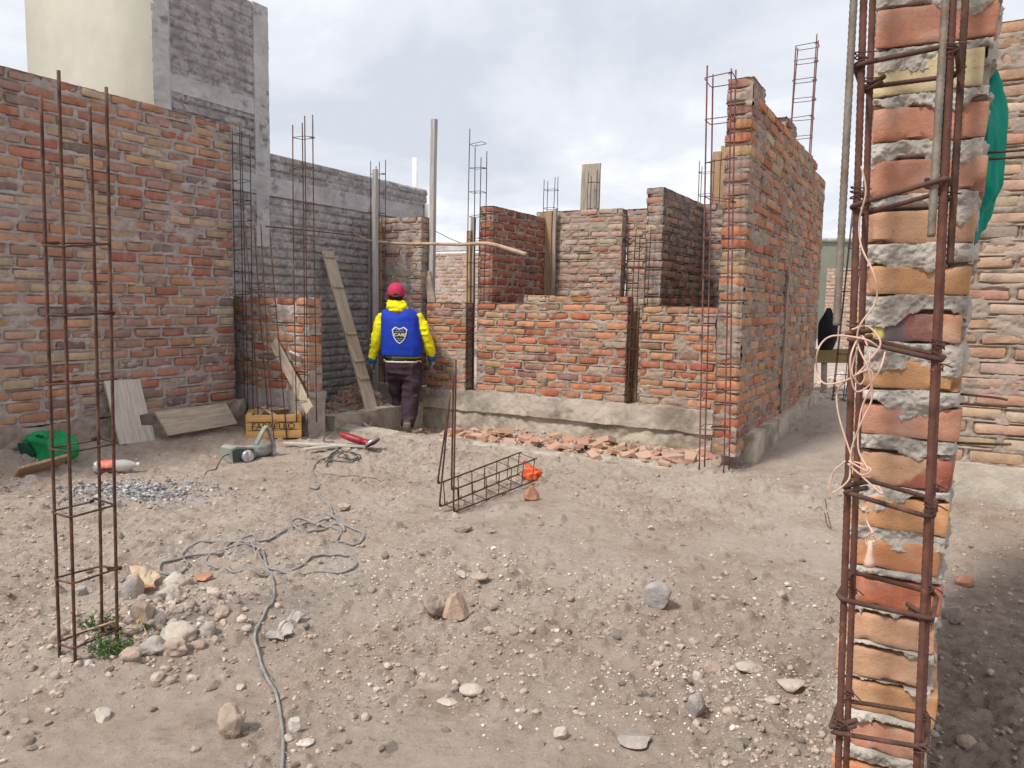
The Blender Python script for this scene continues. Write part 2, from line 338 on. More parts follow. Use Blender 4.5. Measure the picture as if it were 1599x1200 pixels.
# ------------------------------------------------------------------ the ground as one sheet to the horizon
def spaced(lo, hi, dense, out_lo, out_hi, g=1.13):
    core = np.arange(lo, hi, dense); l = [lo]; st = dense
    while l[-1] > out_lo: st *= g; l.append(l[-1]-st)
    r = [core[-1]]; st = dense
    while r[-1] < out_hi: st *= g; r.append(r[-1]+st)
    return np.array(l[1:][::-1]+list(core)+r[1:])
gx = spaced(-3.3, 2.6, 0.0135, -900, 900, 1.06)
gy1 = np.arange(1.35, 3.4, 0.010); gy2 = np.arange(3.4, 5.5, 0.016); gy3 = np.arange(5.5, 9.0, 0.03)
gy = [9.0]; st = 0.03
while gy[-1] < 1500: st *= 1.08; gy.append(gy[-1]+st)
gl = [1.35]; st = 0.02
while gl[-1] > -60: st *= 1.25; gl.append(gl[-1]-st)
gy = np.array(gl[1:][::-1]+list(gy1)+list(gy2)+list(gy3)+gy)
X, Y = np.meshgrid(gx, gy); nx_, ny_ = len(gx), len(gy)
Z = H(X, Y)
A_ = X*U[0]+Y*U[1]; B_ = X*V[0]+Y*V[1]
darkened = sst(-0.15, 0.2, B_+0.15*fbm(X*2, Y*2, 0, 61, 3))*sst(4.6, 3.9, A_+0.25*fbm(X*2, Y*2, 0, 62, 3))*0.95  # mask for the darker ground colour right of the near pillar
p_ash = drop(212, 768); ash = sst(0.40, 0.15, np.hypot((X-p_ash[0])/1.0, (Y-p_ash[1])/0.55)+0.12*fbm(X*7, Y*7, 0, 63, 4))
p_w = drop(640, 875); wht = 0.6*sst(0.9, 0.2, np.hypot((X-p_w[0])/1.2, (Y-p_w[1])/0.5)+0.3*fbm(X*4, Y*4, 0, 64, 4))
wht = np.maximum(wht, 0.75*np.exp(-((A_-5.35)/0.22)**4)*sst(-5.3, -5.0, B_)*sst(-1.1, -1.5, B_))
idx = np.arange(nx_*ny_).reshape(ny_, nx_)
F = np.stack([idx[:-1, :-1], idx[:-1, 1:], idx[1:, 1:], idx[1:, :-1]], -1).reshape(-1, 4)
me = pmesh('ground', np.stack([X, Y, Z], -1).reshape(-1, 3), F, M['ground'], col=np.stack([darkened, ash, wht], -1).reshape(-1, 3))
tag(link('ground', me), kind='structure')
print('ground verts', nx_*ny_)

# ------------------------------------------------------------------ masonry
PAL_O = [((0.475, 0.20, 0.10), 5), ((0.49, 0.24, 0.135), 5), ((0.40, 0.135, 0.075), 3.5), ((0.49, 0.285, 0.165), 2.5), ((0.46, 0.35, 0.25), 0.4), ((0.29, 0.15, 0.115), 2), ((0.385, 0.26, 0.20), 2)]
PAL_T = [((0.42, 0.275, 0.19), 4), ((0.43, 0.245, 0.16), 3), ((0.45, 0.33, 0.235), 3), ((0.38, 0.22, 0.15), 2), ((0.33, 0.25, 0.195), 1)]
PAL_L = [((0.42, 0.21, 0.14), 5), ((0.445, 0.26, 0.17), 4), ((0.39, 0.16, 0.11), 4), ((0.455, 0.325, 0.225), 3), ((0.45, 0.37, 0.285), 0.6), ((0.345, 0.215, 0.175), 5), ((0.235, 0.17, 0.155), 1.5)]
PAL_P = [((0.43, 0.28, 0.21), 4), ((0.46, 0.32, 0.245), 4), ((0.41, 0.225, 0.16), 3), ((0.45, 0.345, 0.26), 2.5), ((0.34, 0.235, 0.19), 2)]
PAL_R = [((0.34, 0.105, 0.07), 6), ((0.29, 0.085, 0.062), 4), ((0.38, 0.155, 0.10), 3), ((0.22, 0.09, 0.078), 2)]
PAL_G = [((0.15, 0.14, 0.145), 5)]
def box_template(nx, ny, nz):
    def cs(n): return np.array([-1, -0.9, -0.3, 0.3, 0.9, 1]) if n == 5 else (np.array([-1, -0.96, -0.6, -0.2, 0.2, 0.6, 0.96, 1]) if n == 7 else (np.array([-1, 0, 1.]) if n == 2 else (np.array([-1, -0.8, 0.8, 1.]) if n == 3 else np.concatenate([[-1], np.linspace(-0.97, 0.97, n-1), [1]]))))
    X, Y, Z = cs(nx), cs(ny), cs(nz); ids = {}; vs_ = []; fs = []
    def vid(i, j, k):
        if (i, j, k) not in ids: ids[(i, j, k)] = len(vs_); vs_.append((X[i], Y[j], Z[k]))
        return ids[(i, j, k)]
    a, b, c = len(X)-1, len(Y)-1, len(Z)-1
    for i in range(a):
        for j in range(b):
            fs.append((vid(i, j, 0), vid(i, j+1, 0), vid(i+1, j+1, 0), vid(i+1, j, 0))); fs.append((vid(i, j, c), vid(i+1, j, c), vid(i+1, j+1, c), vid(i, j+1, c)))
    for i in range(a):
        for k in range(c):
            fs.append((vid(i, 0, k), vid(i+1, 0, k), vid(i+1, 0, k+1), vid(i, 0, k+1))); fs.append((vid(i, b, k), vid(i, b, k+1), vid(i+1, b, k+1), vid(i+1, b, k)))
    for j in range(b):
        for k in range(c):
            fs.append((vid(0, j, k), vid(0, j, k+1), vid(0, j+1, k+1), vid(0, j+1, k))); fs.append((vid(a, j, k), vid(a, j+1, k), vid(a, j+1, k+1), vid(a, j, k+1)))
    return np.array(vs_), np.array(fs)
T_MID = box_template(5, 3, 3); T_FINE = box_template(7, 5, 5); T_LOW = box_template(3, 3, 3); T_NEAR = box_template(26, 20, 9)
def bricks_np(cen, half, rz, col, tmpl, rad=0.006, amp=0.003, freq=14, seed=0, ry=None, chips=0.0):
    tv, tf = tmpl; n = len(cen); cen = np.array(cen); half = np.array(half); rz = np.array(rz)
    p = tv[None]*half[:, None]; inner = np.clip(p, -(half[:, None]-rad), half[:, None]-rad); d = p-inner
    l = np.linalg.norm(d, axis=2, keepdims=True); p = inner+d/np.maximum(l, 1e-9)*np.minimum(l, rad)
    q = p+cen[:, None]*1.0 + np.arange(n)[:, None, None]*0.77
    for k in range(3): p[..., k] += amp*fbm(q[..., 0]*freq, q[..., 1]*freq, q[..., 2]*freq, seed+k*7, 3)
    if chips > 0:
        cn = fbm(q[..., 0]*22, q[..., 1]*22, q[..., 2]*22, seed+91, 2); e = np.sum(np.abs(tv) > 0.85, axis=1)[None] >= 2
        sh = np.where(e, 1-chips*np.clip(cn-0.15, 0, 1), 1.0); p = p*np.stack([1-(1-sh)*0.5, 1-(1-sh)*0.5, sh], -1)
    if ry is not None:
        ry = np.array(ry); c_, s_ = np.cos(ry)[:, None], np.sin(ry)[:, None]
        p = np.stack([p[..., 0]*c_+p[..., 2]*s_, p[..., 1], -p[..., 0]*s_+p[..., 2]*c_], -1)
    c_, s_ = np.cos(rz)[:, None], np.sin(rz)[:, None]
    p = np.stack([p[..., 0]*c_-p[..., 1]*s_, p[..., 0]*s_+p[..., 1]*c_, p[..., 2]], -1)+cen[:, None]
    nv = len(tv); f = (tf[None]+(np.arange(n)*nv)[:, None, None]).reshape(-1, 4)
    return p.reshape(-1, 3), f, np.repeat(np.array(col), nv, axis=0)
def grid_face(o, eu, ev, nrm, lu, lv, res, fn, flip=False):
    nu, nv = max(2, int(lu/res)+1), max(2, int(lv/res)+1)
    u = np.linspace(0, lu, nu); v = np.linspace(0, lv, nv); UU, VV = np.meshgrid(u, v)
    P = o+UU[..., None]*eu+VV[..., None]*ev; D = fn(UU, VV, P); P = P+D[..., None]*nrm
    i = np.arange(nu*nv).reshape(nv, nu); f = np.stack([i[:-1, :-1], i[:-1, 1:], i[1:, 1:], i[1:, :-1]], -1).reshape(-1, 4)
    if flip: f = f[:, ::-1]
    return P.reshape(-1, 3), f
def pick(pal, n, rng):
    wts = np.array([p[1] for p in pal], float); wts /= wts.sum(); i = rng.choice(len(pal), n, p=wts)
    c = np.array([pal[k][0] for k in i]); return np.clip(c*rng.uniform(0.85, 1.15, (n, 1))*rng.uniform(0.93, 1.07, (n, 3)), 0.01, 0.9)
COURSE = 0.085
def masonry(name, b0, b1, a0, a1, z0, z1, pal, label, mort='mortar', bmat='brick', res=0.013, tmpl=T_MID, smear=0.0, seed=1, tops=None, toothed=None, group=None, blen=0.215, course=COURSE, bh=0.059, cut=None, cat='brick wall', lump=1.0):
    """one brick wall, bricks as wide as the wall; local x=b, y=a. tops: fn(s)->number of courses missing at s"""
    rng = np.random.default_rng(seed); Lb, La = b1-b0, a1-a0; alongb = Lb >= La; L, T = (Lb, La) if alongb else (La, Lb)
    rows = int(round((z1-z0)/course)); cen = []; half = []; rz = []; ry = []; rects = []
    for r in range(rows):
        s = -rng.uniform(0.0, 0.03) - (0.13 if r % 2 else 0.0); rr = []
        while s < L-0.01:
            l = blen*rng.uniform(0.94, 1.06); e = min(s+l, L); st = max(s, 0.0)
            if L-e < 0.06: e = L
            if e-st > 0.045:
                md = (st+e)/2
                if not (tops is not None and r >= rows-tops(md)):
                    rr.append((st, e)); zc = z0+(r+0.5)*course+0.004*math.sin(3.1*md+r)+rng.normal(0, 0.0018)
                    tj = rng.normal(0, 0.0035)
                    cx, cy = (md, T/2+tj) if alongb else (T/2+tj, md); hx, hy = ((e-st)/2-0.002, T/2-0.001) if alongb else (T/2-0.001, (e-st)/2-0.002)
                    cen.append((cx, cy, zc)); half.append((hx, hy, bh/2*rng.uniform(0.92, 1.08))); rz.append(rng.normal(0, 0.014)); ry.append(rng.normal(0, 0.014) if alongb else 0)
            s = e+rng.uniform(0.014, 0.040)
            if e >= L: break
        rects.append(rr)
    col = pick(pal, len(cen), rng)
    v, f, c = bricks_np(cen, half, rz, col, tmpl, rad=0.010, amp=0.006, seed=seed, ry=ry, chips=0.35)
    # mortar skin
    def rowinfo(s, z):
        r = np.clip(np.floor((z-z0-0.004*np.sin(3.1*s+np.floor((z-z0)/course)))/course), 0, rows-1).astype(int)
        dz = bh/2-np.abs((z-z0)-(r+0.5)*course-0.004*np.sin(3.1*s+r)); ds = np.full(s.shape, -0.02)
        for k in range(rows):
            m = r == k
            if not m.any(): continue
            for (p, q) in rects[k]: ds[m] = np.maximum(ds[m], np.minimum(s[m]-p, q-s[m]))
        return np.minimum(dz, ds)
    def facefn(axis):
        def fn(u, vv, P):
            s = (P[..., 0] if alongb else P[..., 1]); z = P[..., 2]
            q = P+seed*3.1
            ins = rowinfo(s, z) if axis == 'long' else (bh/2-np.abs((z-z0) % course-course/2))
            n1 = fbm(q[..., 0]*5+q[..., 1]*5, z*9, 0, seed+5, 3); n2 = fbm(q[..., 0]*26+q[..., 1]*26, z*34, 1.7, seed+6, 4, 0.6)
            base = 0.001+0.008*n1*lump+0.012*n2*lump
            inn = -0.011+0.030*(n1+smear)+0.020*n2
            cv = sst(0.0, 0.25, noise(q[..., 0]*11+q[..., 1]*11, z*15, 4.1, seed+9))*np.exp(-((ins+0.001)/0.0045)**2)
            base = base-0.022*cv
            t = sst(-0.002, 0.010, ins); d = base*(1-t)+np.minimum(base, inn)*t
            return np.clip(d, -0.02, 0.016)
        return fn
    zt = z0+rows*course-0.012; Z3 = np.array([0, 0, 1.0]); X3 = np.array([1.0, 0, 0]); Y3 = np.array([0, 1.0, 0]); VV = [v]; FF = [f]; CC = [c]; MI = [np.zeros(len(f), int)]; off = len(v)
    spans = [(0.0, L, zt)]
    if tops is not None:
        ss = np.linspace(0, L, 200); tv_ = np.array([tops(s) for s in ss]); spans = []; i0 = 0
        for i in range(1, len(ss)+1):
            if i == len(ss) or tv_[i] != tv_[i0]:
                spans.append((ss[i0], ss[min(i, len(ss)-1)], zt-tv_[i0]*course)); i0 = i
    ins_ = 0.004
    for (s0, s1, ztop) in spans:
        h = ztop-z0+0.012
        if alongb:
            jobs = [((s0, ins_, z0-0.01), X3, Z3, -Y3, s1-s0, h, 'long', False), ((s0, T-ins_, z0-0.01), X3, Z3, Y3, s1-s0, h, 'long', True),
                    ((s0+ins_, 0.004, z0-0.01), Y3, Z3, -X3, T-0.008, h, 'end', True), ((s1-ins_, 0.004, z0-0.01), Y3, Z3, X3, T-0.008, h, 'end', False),
                    ((s0, 0, ztop), X3, Y3, Z3, s1-s0, T, 'top', False)]
        else:
            jobs = [((ins_, s0, z0-0.01), Y3, Z3, -X3, s1-s0, h, 'long', True), ((T-ins_, s0, z0-0.01), Y3, Z3, X3, s1-s0, h, 'long', False),
                    ((0.004, s0+ins_, z0-0.01), X3, Z3, -Y3, T-0.008, h, 'end', False), ((0.004, s1-ins_, z0-0.01), X3, Z3, Y3, T-0.008, h, 'end', True),
                    ((0, s0, ztop), X3, Y3, Z3, T, s1-s0, 'top', False)]
        for (o, eu, ev, nn, lu, lv, kind, fl) in jobs:
            fn = facefn(kind) if kind != 'top' else (lambda u, vv, P: 0.006*fbm(P[..., 0]*20, P[..., 1]*20, 0, seed, 3)-0.004)
            p, ff = grid_face(np.array(o, float), eu, ev, nn, lu, lv, res, fn, fl)
            VV.append(p); FF.append(ff+off); CC.append(np.tile(MORT, (len(p), 1))); MI.append(np.ones(len(ff), int)); off += len(p)
    v = np.concatenate(VV); v[:, 2] -= z0
    me = pmesh(name, v, np.concatenate(FF), [M[bmat], M[mort]], np.concatenate(MI), np.concatenate(CC), smooth=True)
    try: me.set_sharp_from_angle(angle=R(50))
    except Exception: pass
    o = link(name, me, None, W(b0, a0, z0)); o.rotation_euler = (0, 0, ANG)
    return tag(o, label, cat, group)
def rough_box(name, b0, b1, a0, a1, z0, z1, material, amp=0.012, freq=6, res=0.03, seed=1, parent=None, label=None, cat=None, zfn=None, joint=0.0, amp2=0.004):
    """cast or rendered block with an uneven skin, closed at the corners"""
    lx, ly, lz = b1-b0, a1-a0, z1-z0; parts = []; off = 0; FF = []
    nx, ny, nz = [max(2, int(l/res)) for l in (lx, ly, lz)]
    ids = {}
    xs, ys, zs = np.linspace(0, lx, nx+1), np.linspace(0, ly, ny+1), np.linspace(0, lz, nz+1)
    vs_, ks = [], {}
    def face(ax, side):
        dims = [(nx, xs), (ny, ys), (nz, zs)]; i, j = [k for k in range(3) if k != ax]
        A, Bq = np.meshgrid(dims[i][1], dims[j][1]); P = np.zeros(A.shape+(3,)); P[..., i] = A; P[..., j] = Bq; P[..., ax] = dims[ax][1][-1 if side else 0]
        g = np.arange(A.size).reshape(A.shape); f = np.stack([g[:-1, :-1], g[:-1, 1:], g[1:, 1:], g[1:, :-1]], -1).reshape(-1, 4)
        if (side == 0) ^ (ax == 1): f = f[:, ::-1]
        return P.reshape(-1, 3), f
    VV = []
    for ax in range(3):
        for side in (0, 1):
            p, f = face(ax, side); VV.append(p); FF.append(f+off); off += len(p)
    v = np.concatenate(VV); f = np.concatenate(FF)
    q = v+seed*5.3
    rnd = np.minimum(np.minimum(np.minimum(v[:, 0], lx-v[:, 0]), 1), 1)
    disp = np.stack([fbm(q[:, 0]*freq, q[:, 1]*freq, q[:, 2]*freq, seed+k*11, 4, 0.55) for k in range(3)], -1)*amp
    disp += np.stack([fbm(q[:, 0]*freq*5, q[:, 1]*freq*5, q[:, 2]*freq*5, seed+k*13+3, 3, 0.6) for k in range(3)], -1)*amp2
    if zfn is not None: v[:, 2] = v[:, 2]*np.array(zfn(v[:, 0], v[:, 1]))
    v = v+disp
    me = pmesh(name, v, f, material)
    if parent is None:
        o = link(name, me, None, W(b0, a0, z0)); o.rotation_euler = (0, 0, ANG)
    else:
        o = link(name, me, parent); pl = parent.location; bb, aa = b0, a0; pa, pb = AB((pl[0], pl[1])); o.location = (b0-pb, a0-pa, z0-pl[2])
    return tag(o, label, cat)
# ================================================================== WALLS
cut1 = lambda s: 1 if s < 0.55 else 0
nb = lambda k: (lambda s: k)
masonry('brick_wall', -5.82, -5.65, 0.6, 4.88, 0.285, 2.71, PAL_L, 'tall long brick wall along the left side with thick greyish mortar', 'mortar_lilac', seed=2, smear=-0.06, res=0.0105)
rough_box('wall_footing', -5.84, -5.60, 0.6, 4.94, -0.3, 0.285, M['mortar'], 0.055, 4.5, 0.02, 3, label='rough earthy rubble footing under the tall left brick wall', cat='footing', amp2=0.012)
masonry('brick_wall', -5.845, -4.885, 5.02, 5.19, 0.39, 1.24, PAL_O, 'short waist high brick wall with flat top behind the wooden crate', 'mortar_lilac', seed=5, smear=0.05, res=0.011)
rough_box('wall_footing', -5.845, -4.87, 5.0, 5.21, -0.1, 0.395, M['mortar_lilac'], 0.022, 6, 0.02, 5, label='grey concrete footing under the short wall behind the crate', cat='footing', amp2=0.01)
# low wall across the site, in three panels on one cast footing
masonry('brick_wall', -4.94, -4.43, 6.86, 7.03, 0.285, 1.25, PAL_O, 'narrow low brick panel just right of the walking man', seed=11, res=0.011, smear=-0.02)
masonry('brick_wall', -4.285, -2.625, 6.86, 7.03, 0.285, 1.28, PAL_O, 'widest low orange brick panel in the middle with a one course step in its top', seed=12, res=0.010, smear=-0.05, tops=cut1)
masonry('brick_wall', -2.484, -1.345, 6.86, 7.03, 0.285, 1.185, PAL_O, 'low orange brick panel joining the tall right hand wall', seed=13, res=0.010, smear=0.0)
lf = rough_box('wall_footing', -5.75, -1.30, 6.815, 7.09, 0.075, 0.283, M['concrete'], 0.020, 3.5, 0.014, 12, label='long pale cast concrete footing under the three low brick panels', cat='footing', amp2=0.006)
rough_box('lower_pour', -5.75, -1.30, 6.85, 7.07, -0.40, 0.10, M['concrete'], 0.035, 4.0, 0.018, 17, parent=lf, amp2=0.012)
rough_box('strip_footing', -5.0, -1.25, 5.42, 5.64, -0.35, 0.015, M['concrete'], 0.03, 3.5, 0.022, 13, label='dusty concrete strip level with the soil in front of the brick rubble', cat='footing', amp2=0.008)
rough_box('strip_footing', -5.13, -4.95, 5.42, 6.82, -0.35, 0.12, M['concrete'], 0.02, 4, 0.022, 14, label='short concrete footing running back beside the spoil heap at the man\'s left', cat='footing', amp2=0.008)
masonry('brick_wall', -5.72, -5.10, 6.98, 7.15, 0.285, 2.12, PAL_P, 'head high brick wall panel behind the walking man', seed=15, mort='mortar_lilac', res=0.013, smear=0.1)
# rooms behind
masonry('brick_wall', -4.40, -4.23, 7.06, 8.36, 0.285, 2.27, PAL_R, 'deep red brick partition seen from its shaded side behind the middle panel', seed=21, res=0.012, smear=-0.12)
masonry('brick_wall', -4.40, -3.296, 8.365, 8.53, 0.285, 2.33, PAL_P, 'pale brick wall at the back of the middle room', seed=22, res=0.013, smear=0.05)
masonry('brick_wall', -3.29, -2.546, 8.50, 8.67, 0.285, 2.36, PAL_P, 'narrow pale back wall set behind a dark vertical recess', seed=23, res=0.013, smear=0.0)
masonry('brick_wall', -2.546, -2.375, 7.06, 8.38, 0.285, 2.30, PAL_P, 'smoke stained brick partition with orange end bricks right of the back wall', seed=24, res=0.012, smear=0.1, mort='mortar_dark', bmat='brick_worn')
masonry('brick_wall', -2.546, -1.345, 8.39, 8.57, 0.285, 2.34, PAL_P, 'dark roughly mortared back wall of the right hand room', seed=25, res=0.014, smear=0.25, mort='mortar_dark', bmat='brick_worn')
# tall right hand wall
masonry('brick_wall', -1.340, -1.170, 5.16, 8.53, 0.22, 2.69, PAL_O, 'tall receding brick wall on the right with toothed end and ragged top', seed=31, res=0.010, smear=0.08, lump=1.6, blen=0.27,
        tops=lambda s: 0 if s < 0.36 else (1 if s < 1.15 else (0 if s < 1.6 else (1 if s < 2.7 else 2))))
rough_box('wall_footing', -1.355, -1.115, 5.40, 8.65, -0.3, 0.335, M['concrete'], 0.03, 3.5, 0.022, 31, label='rough concrete footing under the tall receding right hand wall', cat='footing', amp2=0.01)
o = rough_box('mortar_streak', -1.172, -1.152, 6.62, 6.70, 0.35, 1.55, M['mortar'], 0.010, 9, 0.015, 36, label='upright streak of wet mortar running down the receding right hand wall', cat='mortar')
# wall beyond the near pillar
masonry('brick_wall', -0.12, 2.6, 5.12, 5.29, 0.33, 2.83, PAL_T, 'pale brick wall behind the near pillar at the right edge', seed=41, res=0.009, smear=0.02, blen=0.27)
rough_box('wall_footing', -0.2, 2.6, 5.07, 5.33, -0.2, 0.335, M['concrete'], 0.014, 4, 0.02, 41, label='pale smooth concrete footing under the brick wall at the right edge', cat='footing')
# far walls
masonry('brick_wall', -12.6, -9.2, 15.6, 15.8, 0.2, 2.45, PAL_P, 'distant pale brick wall with concrete coping seen beside the upright post', seed=51, res=0.035, tmpl=T_LOW, mort='mortar_lilac')
rough_box('coping', -12.6, -9.2, 15.58, 15.82, 2.46, 2.65, M['grey_band'], 0.006, 4, 0.05, 51, label='grey concrete coping along the distant brick wall', cat='coping')
masonry('brick_wall', -2.6, 3.6, 20.0, 20.2, 0.0, 2.2, [((0.50, 0.36, 0.28), 3), ((0.46, 0.30, 0.22), 2)], 'distant pink brick boundary wall at the end of the right hand passage', seed=52, res=0.04, tmpl=T_LOW)
# neighbour's house: grey wall and tower, cream side
def neighbour():
    root = empty('neighbour_house', W(-6.1, 4.26, 0), ANG)
    tag(root, 'neighbouring house with unrendered grey brick wall and tall cream painted tower', 'house')
    P0 = (-6.1, 4.26)
    def grey_panel(name, a0, a1, z0, z1, matl, b_face, amp, seed, rows=True, res=0.011):
        """sloppily pointed grey brick face looking along +b"""
        Y3 = np.array([0, 1.0, 0]); Z3 = np.array([0, 0, 1.0]); X3 = np.array([1.0, 0, 0])
        def fn(u, vv, P):
            q = P+seed*2.2; wz = P[..., 2]+0.008*noise(q[..., 1]*1.5, q[..., 2]*2, 0, seed)
            r = np.floor(wz/COURSE); fz = (wz/COURSE-r); fy = ((P[..., 1]+0.13*(r % 2)+0.02*np.sin(r*5))/0.27) % 1.0
            jz = np.minimum(fz, 1-fz)*COURSE; jy = np.minimum(fy, 1-fy)*0.27
            ins = np.minimum(jz-0.010, jy-0.008)
            n1 = fbm(q[..., 1]*6, q[..., 2]*11, 0, seed+1, 3); n2 = fbm(q[..., 1]*24, q[..., 2]*34, 0, seed+2, 4, 0.6)
            if not rows: return amp*(n1*0.6+n2*0.8)
            cover = sst(0.30, -0.05, fbm(q[..., 1]*1.1, q[..., 2]*1.5, 0, seed+4, 3))
            return (-0.010*sst(0.006, -0.004, ins)*(1+0.8*n2))*(0.55+0.45*cover)*2.1+amp*(n1*0.5+n2*0.95)
        p, f = grid_face(np.array([0, a0, z0]), Y3, Z3, X3, a1-a0, z1-z0, res, fn)
        n0 = len(p); nu = max(2, int((a1-a0)/res)+1); nv = max(2, int((z1-z0)/res)+1)
        # close it with a back and sides so the wall has its real thickness
        back = p.copy(); back[:, 0] = -0.2
        g = np.arange(n0).reshape(nv, nu); ring = np.concatenate([g[0], g[1:, -1], g[-1, ::-1][1:], g[::-1, 0][1:-1]])
        rn = np.roll(ring, -1); side = np.stack([ring, ring+n0, rn+n0, rn], -1)
        bf = np.array([[g[0, 0]+n0, g[-1, 0]+n0, g[-1, -1]+n0, g[0, -1]+n0]])
        v = np.concatenate([p, back]); me = pmesh(name, v-np.array([0, P0[1], 0])+np.array([b_face-P0[0], 0, 0]), np.concatenate([f, side, bf]), matl)
        try: me.set_sharp_from_angle(angle=R(60))
        except Exception: pass
        return link(name, me, root)
    bf = -5.86
    grey_panel('brick_facing', 4.42, 8.14, 0.0, 2.22, M['grey_render'], bf, 0.011, 1)
    grey_panel('brick_facing', 5.52, 8.14, 2.40, 2.63, M['grey_render'], bf, 0.011, 2)
    grey_panel('ring_beam', 4.42, 8.14, 2.22, 2.40, M['grey_band'], bf+0.008, 0.006, 3, rows=False)
    grey_panel('brick_facing', 4.42, 5.34, 2.40, 2.95, M['grey_render'], bf, 0.011, 4)
    grey_panel('ring_beam', 4.42, 5.34, 2.95, 3.10, M['grey_band'], bf+0.006, 0.008, 5, rows=False)
    grey_panel('brick_facing', 4.42, 5.34, 3.10, 3.98, M['grey_render'], bf, 0.011, 6)
    grey_panel('corner_column', 4.262, 4.42, 0.0, 4.02, M['grey_band'], bf+0.010, 0.010, 7, rows=False)
    grey_panel('corner_column', 5.34, 5.52, 2.40, 3.98, M['grey_band'], bf+0.010, 0.008, 8, rows=False)
    grey_panel('corner_column', 5.34, 5.50, 1.72, 2.22, M['grey_band'], bf+0.012, 0.010, 9, rows=False)
    m = MB(); m.box(((-7.66-5.855)/2+6.1, 0.09, 2.2), (abs(-7.66+5.855)/2, 0.09, 2.4)); m.build('cream_side', M['cream'], root)
    m = MB(); m.box(((-7.64-6.10)/2+6.1, 0.74, 2.1), (0.76, 0.54, 1.98)); m.build('tower_core', M['cream'], root)
    m = MB(); m.box((-0.95, 2.6, 1.1), (0.9, 1.25, 1.1)); m.build('rear_block', M['cream'], root)
neighbour()
m = MB(); pp = atb(648, 300, -6.35); aa, bb = AB(pp)
m.tube([(0, 0, 0), (0, 0, 3.13)], 0.036, 14); m.tube([(0, 0, 2.4), (0, 0, 2.5)], 0.044, 14)
M['pvc'] = mat('pvc', (0.72, 0.73, 0.74), 0.5, (0.85, 1.05), 8)
tag(m.build('vent_pipe', M['pvc'], None, (pp[0], pp[1], 0)), 'white plastic vent pipe rising behind the grey neighbouring wall', 'pipe')
pp = ata(666, 330, 8.1); m = MB(); m.box((0, 0, 1.25), (0.022, 0.045, 1.20), bev=0.006)
tag(m.build('white_post', M['pvc'], None, (pp[0], pp[1], 0)), 'short white post at the end of the grey neighbouring wall', 'post')

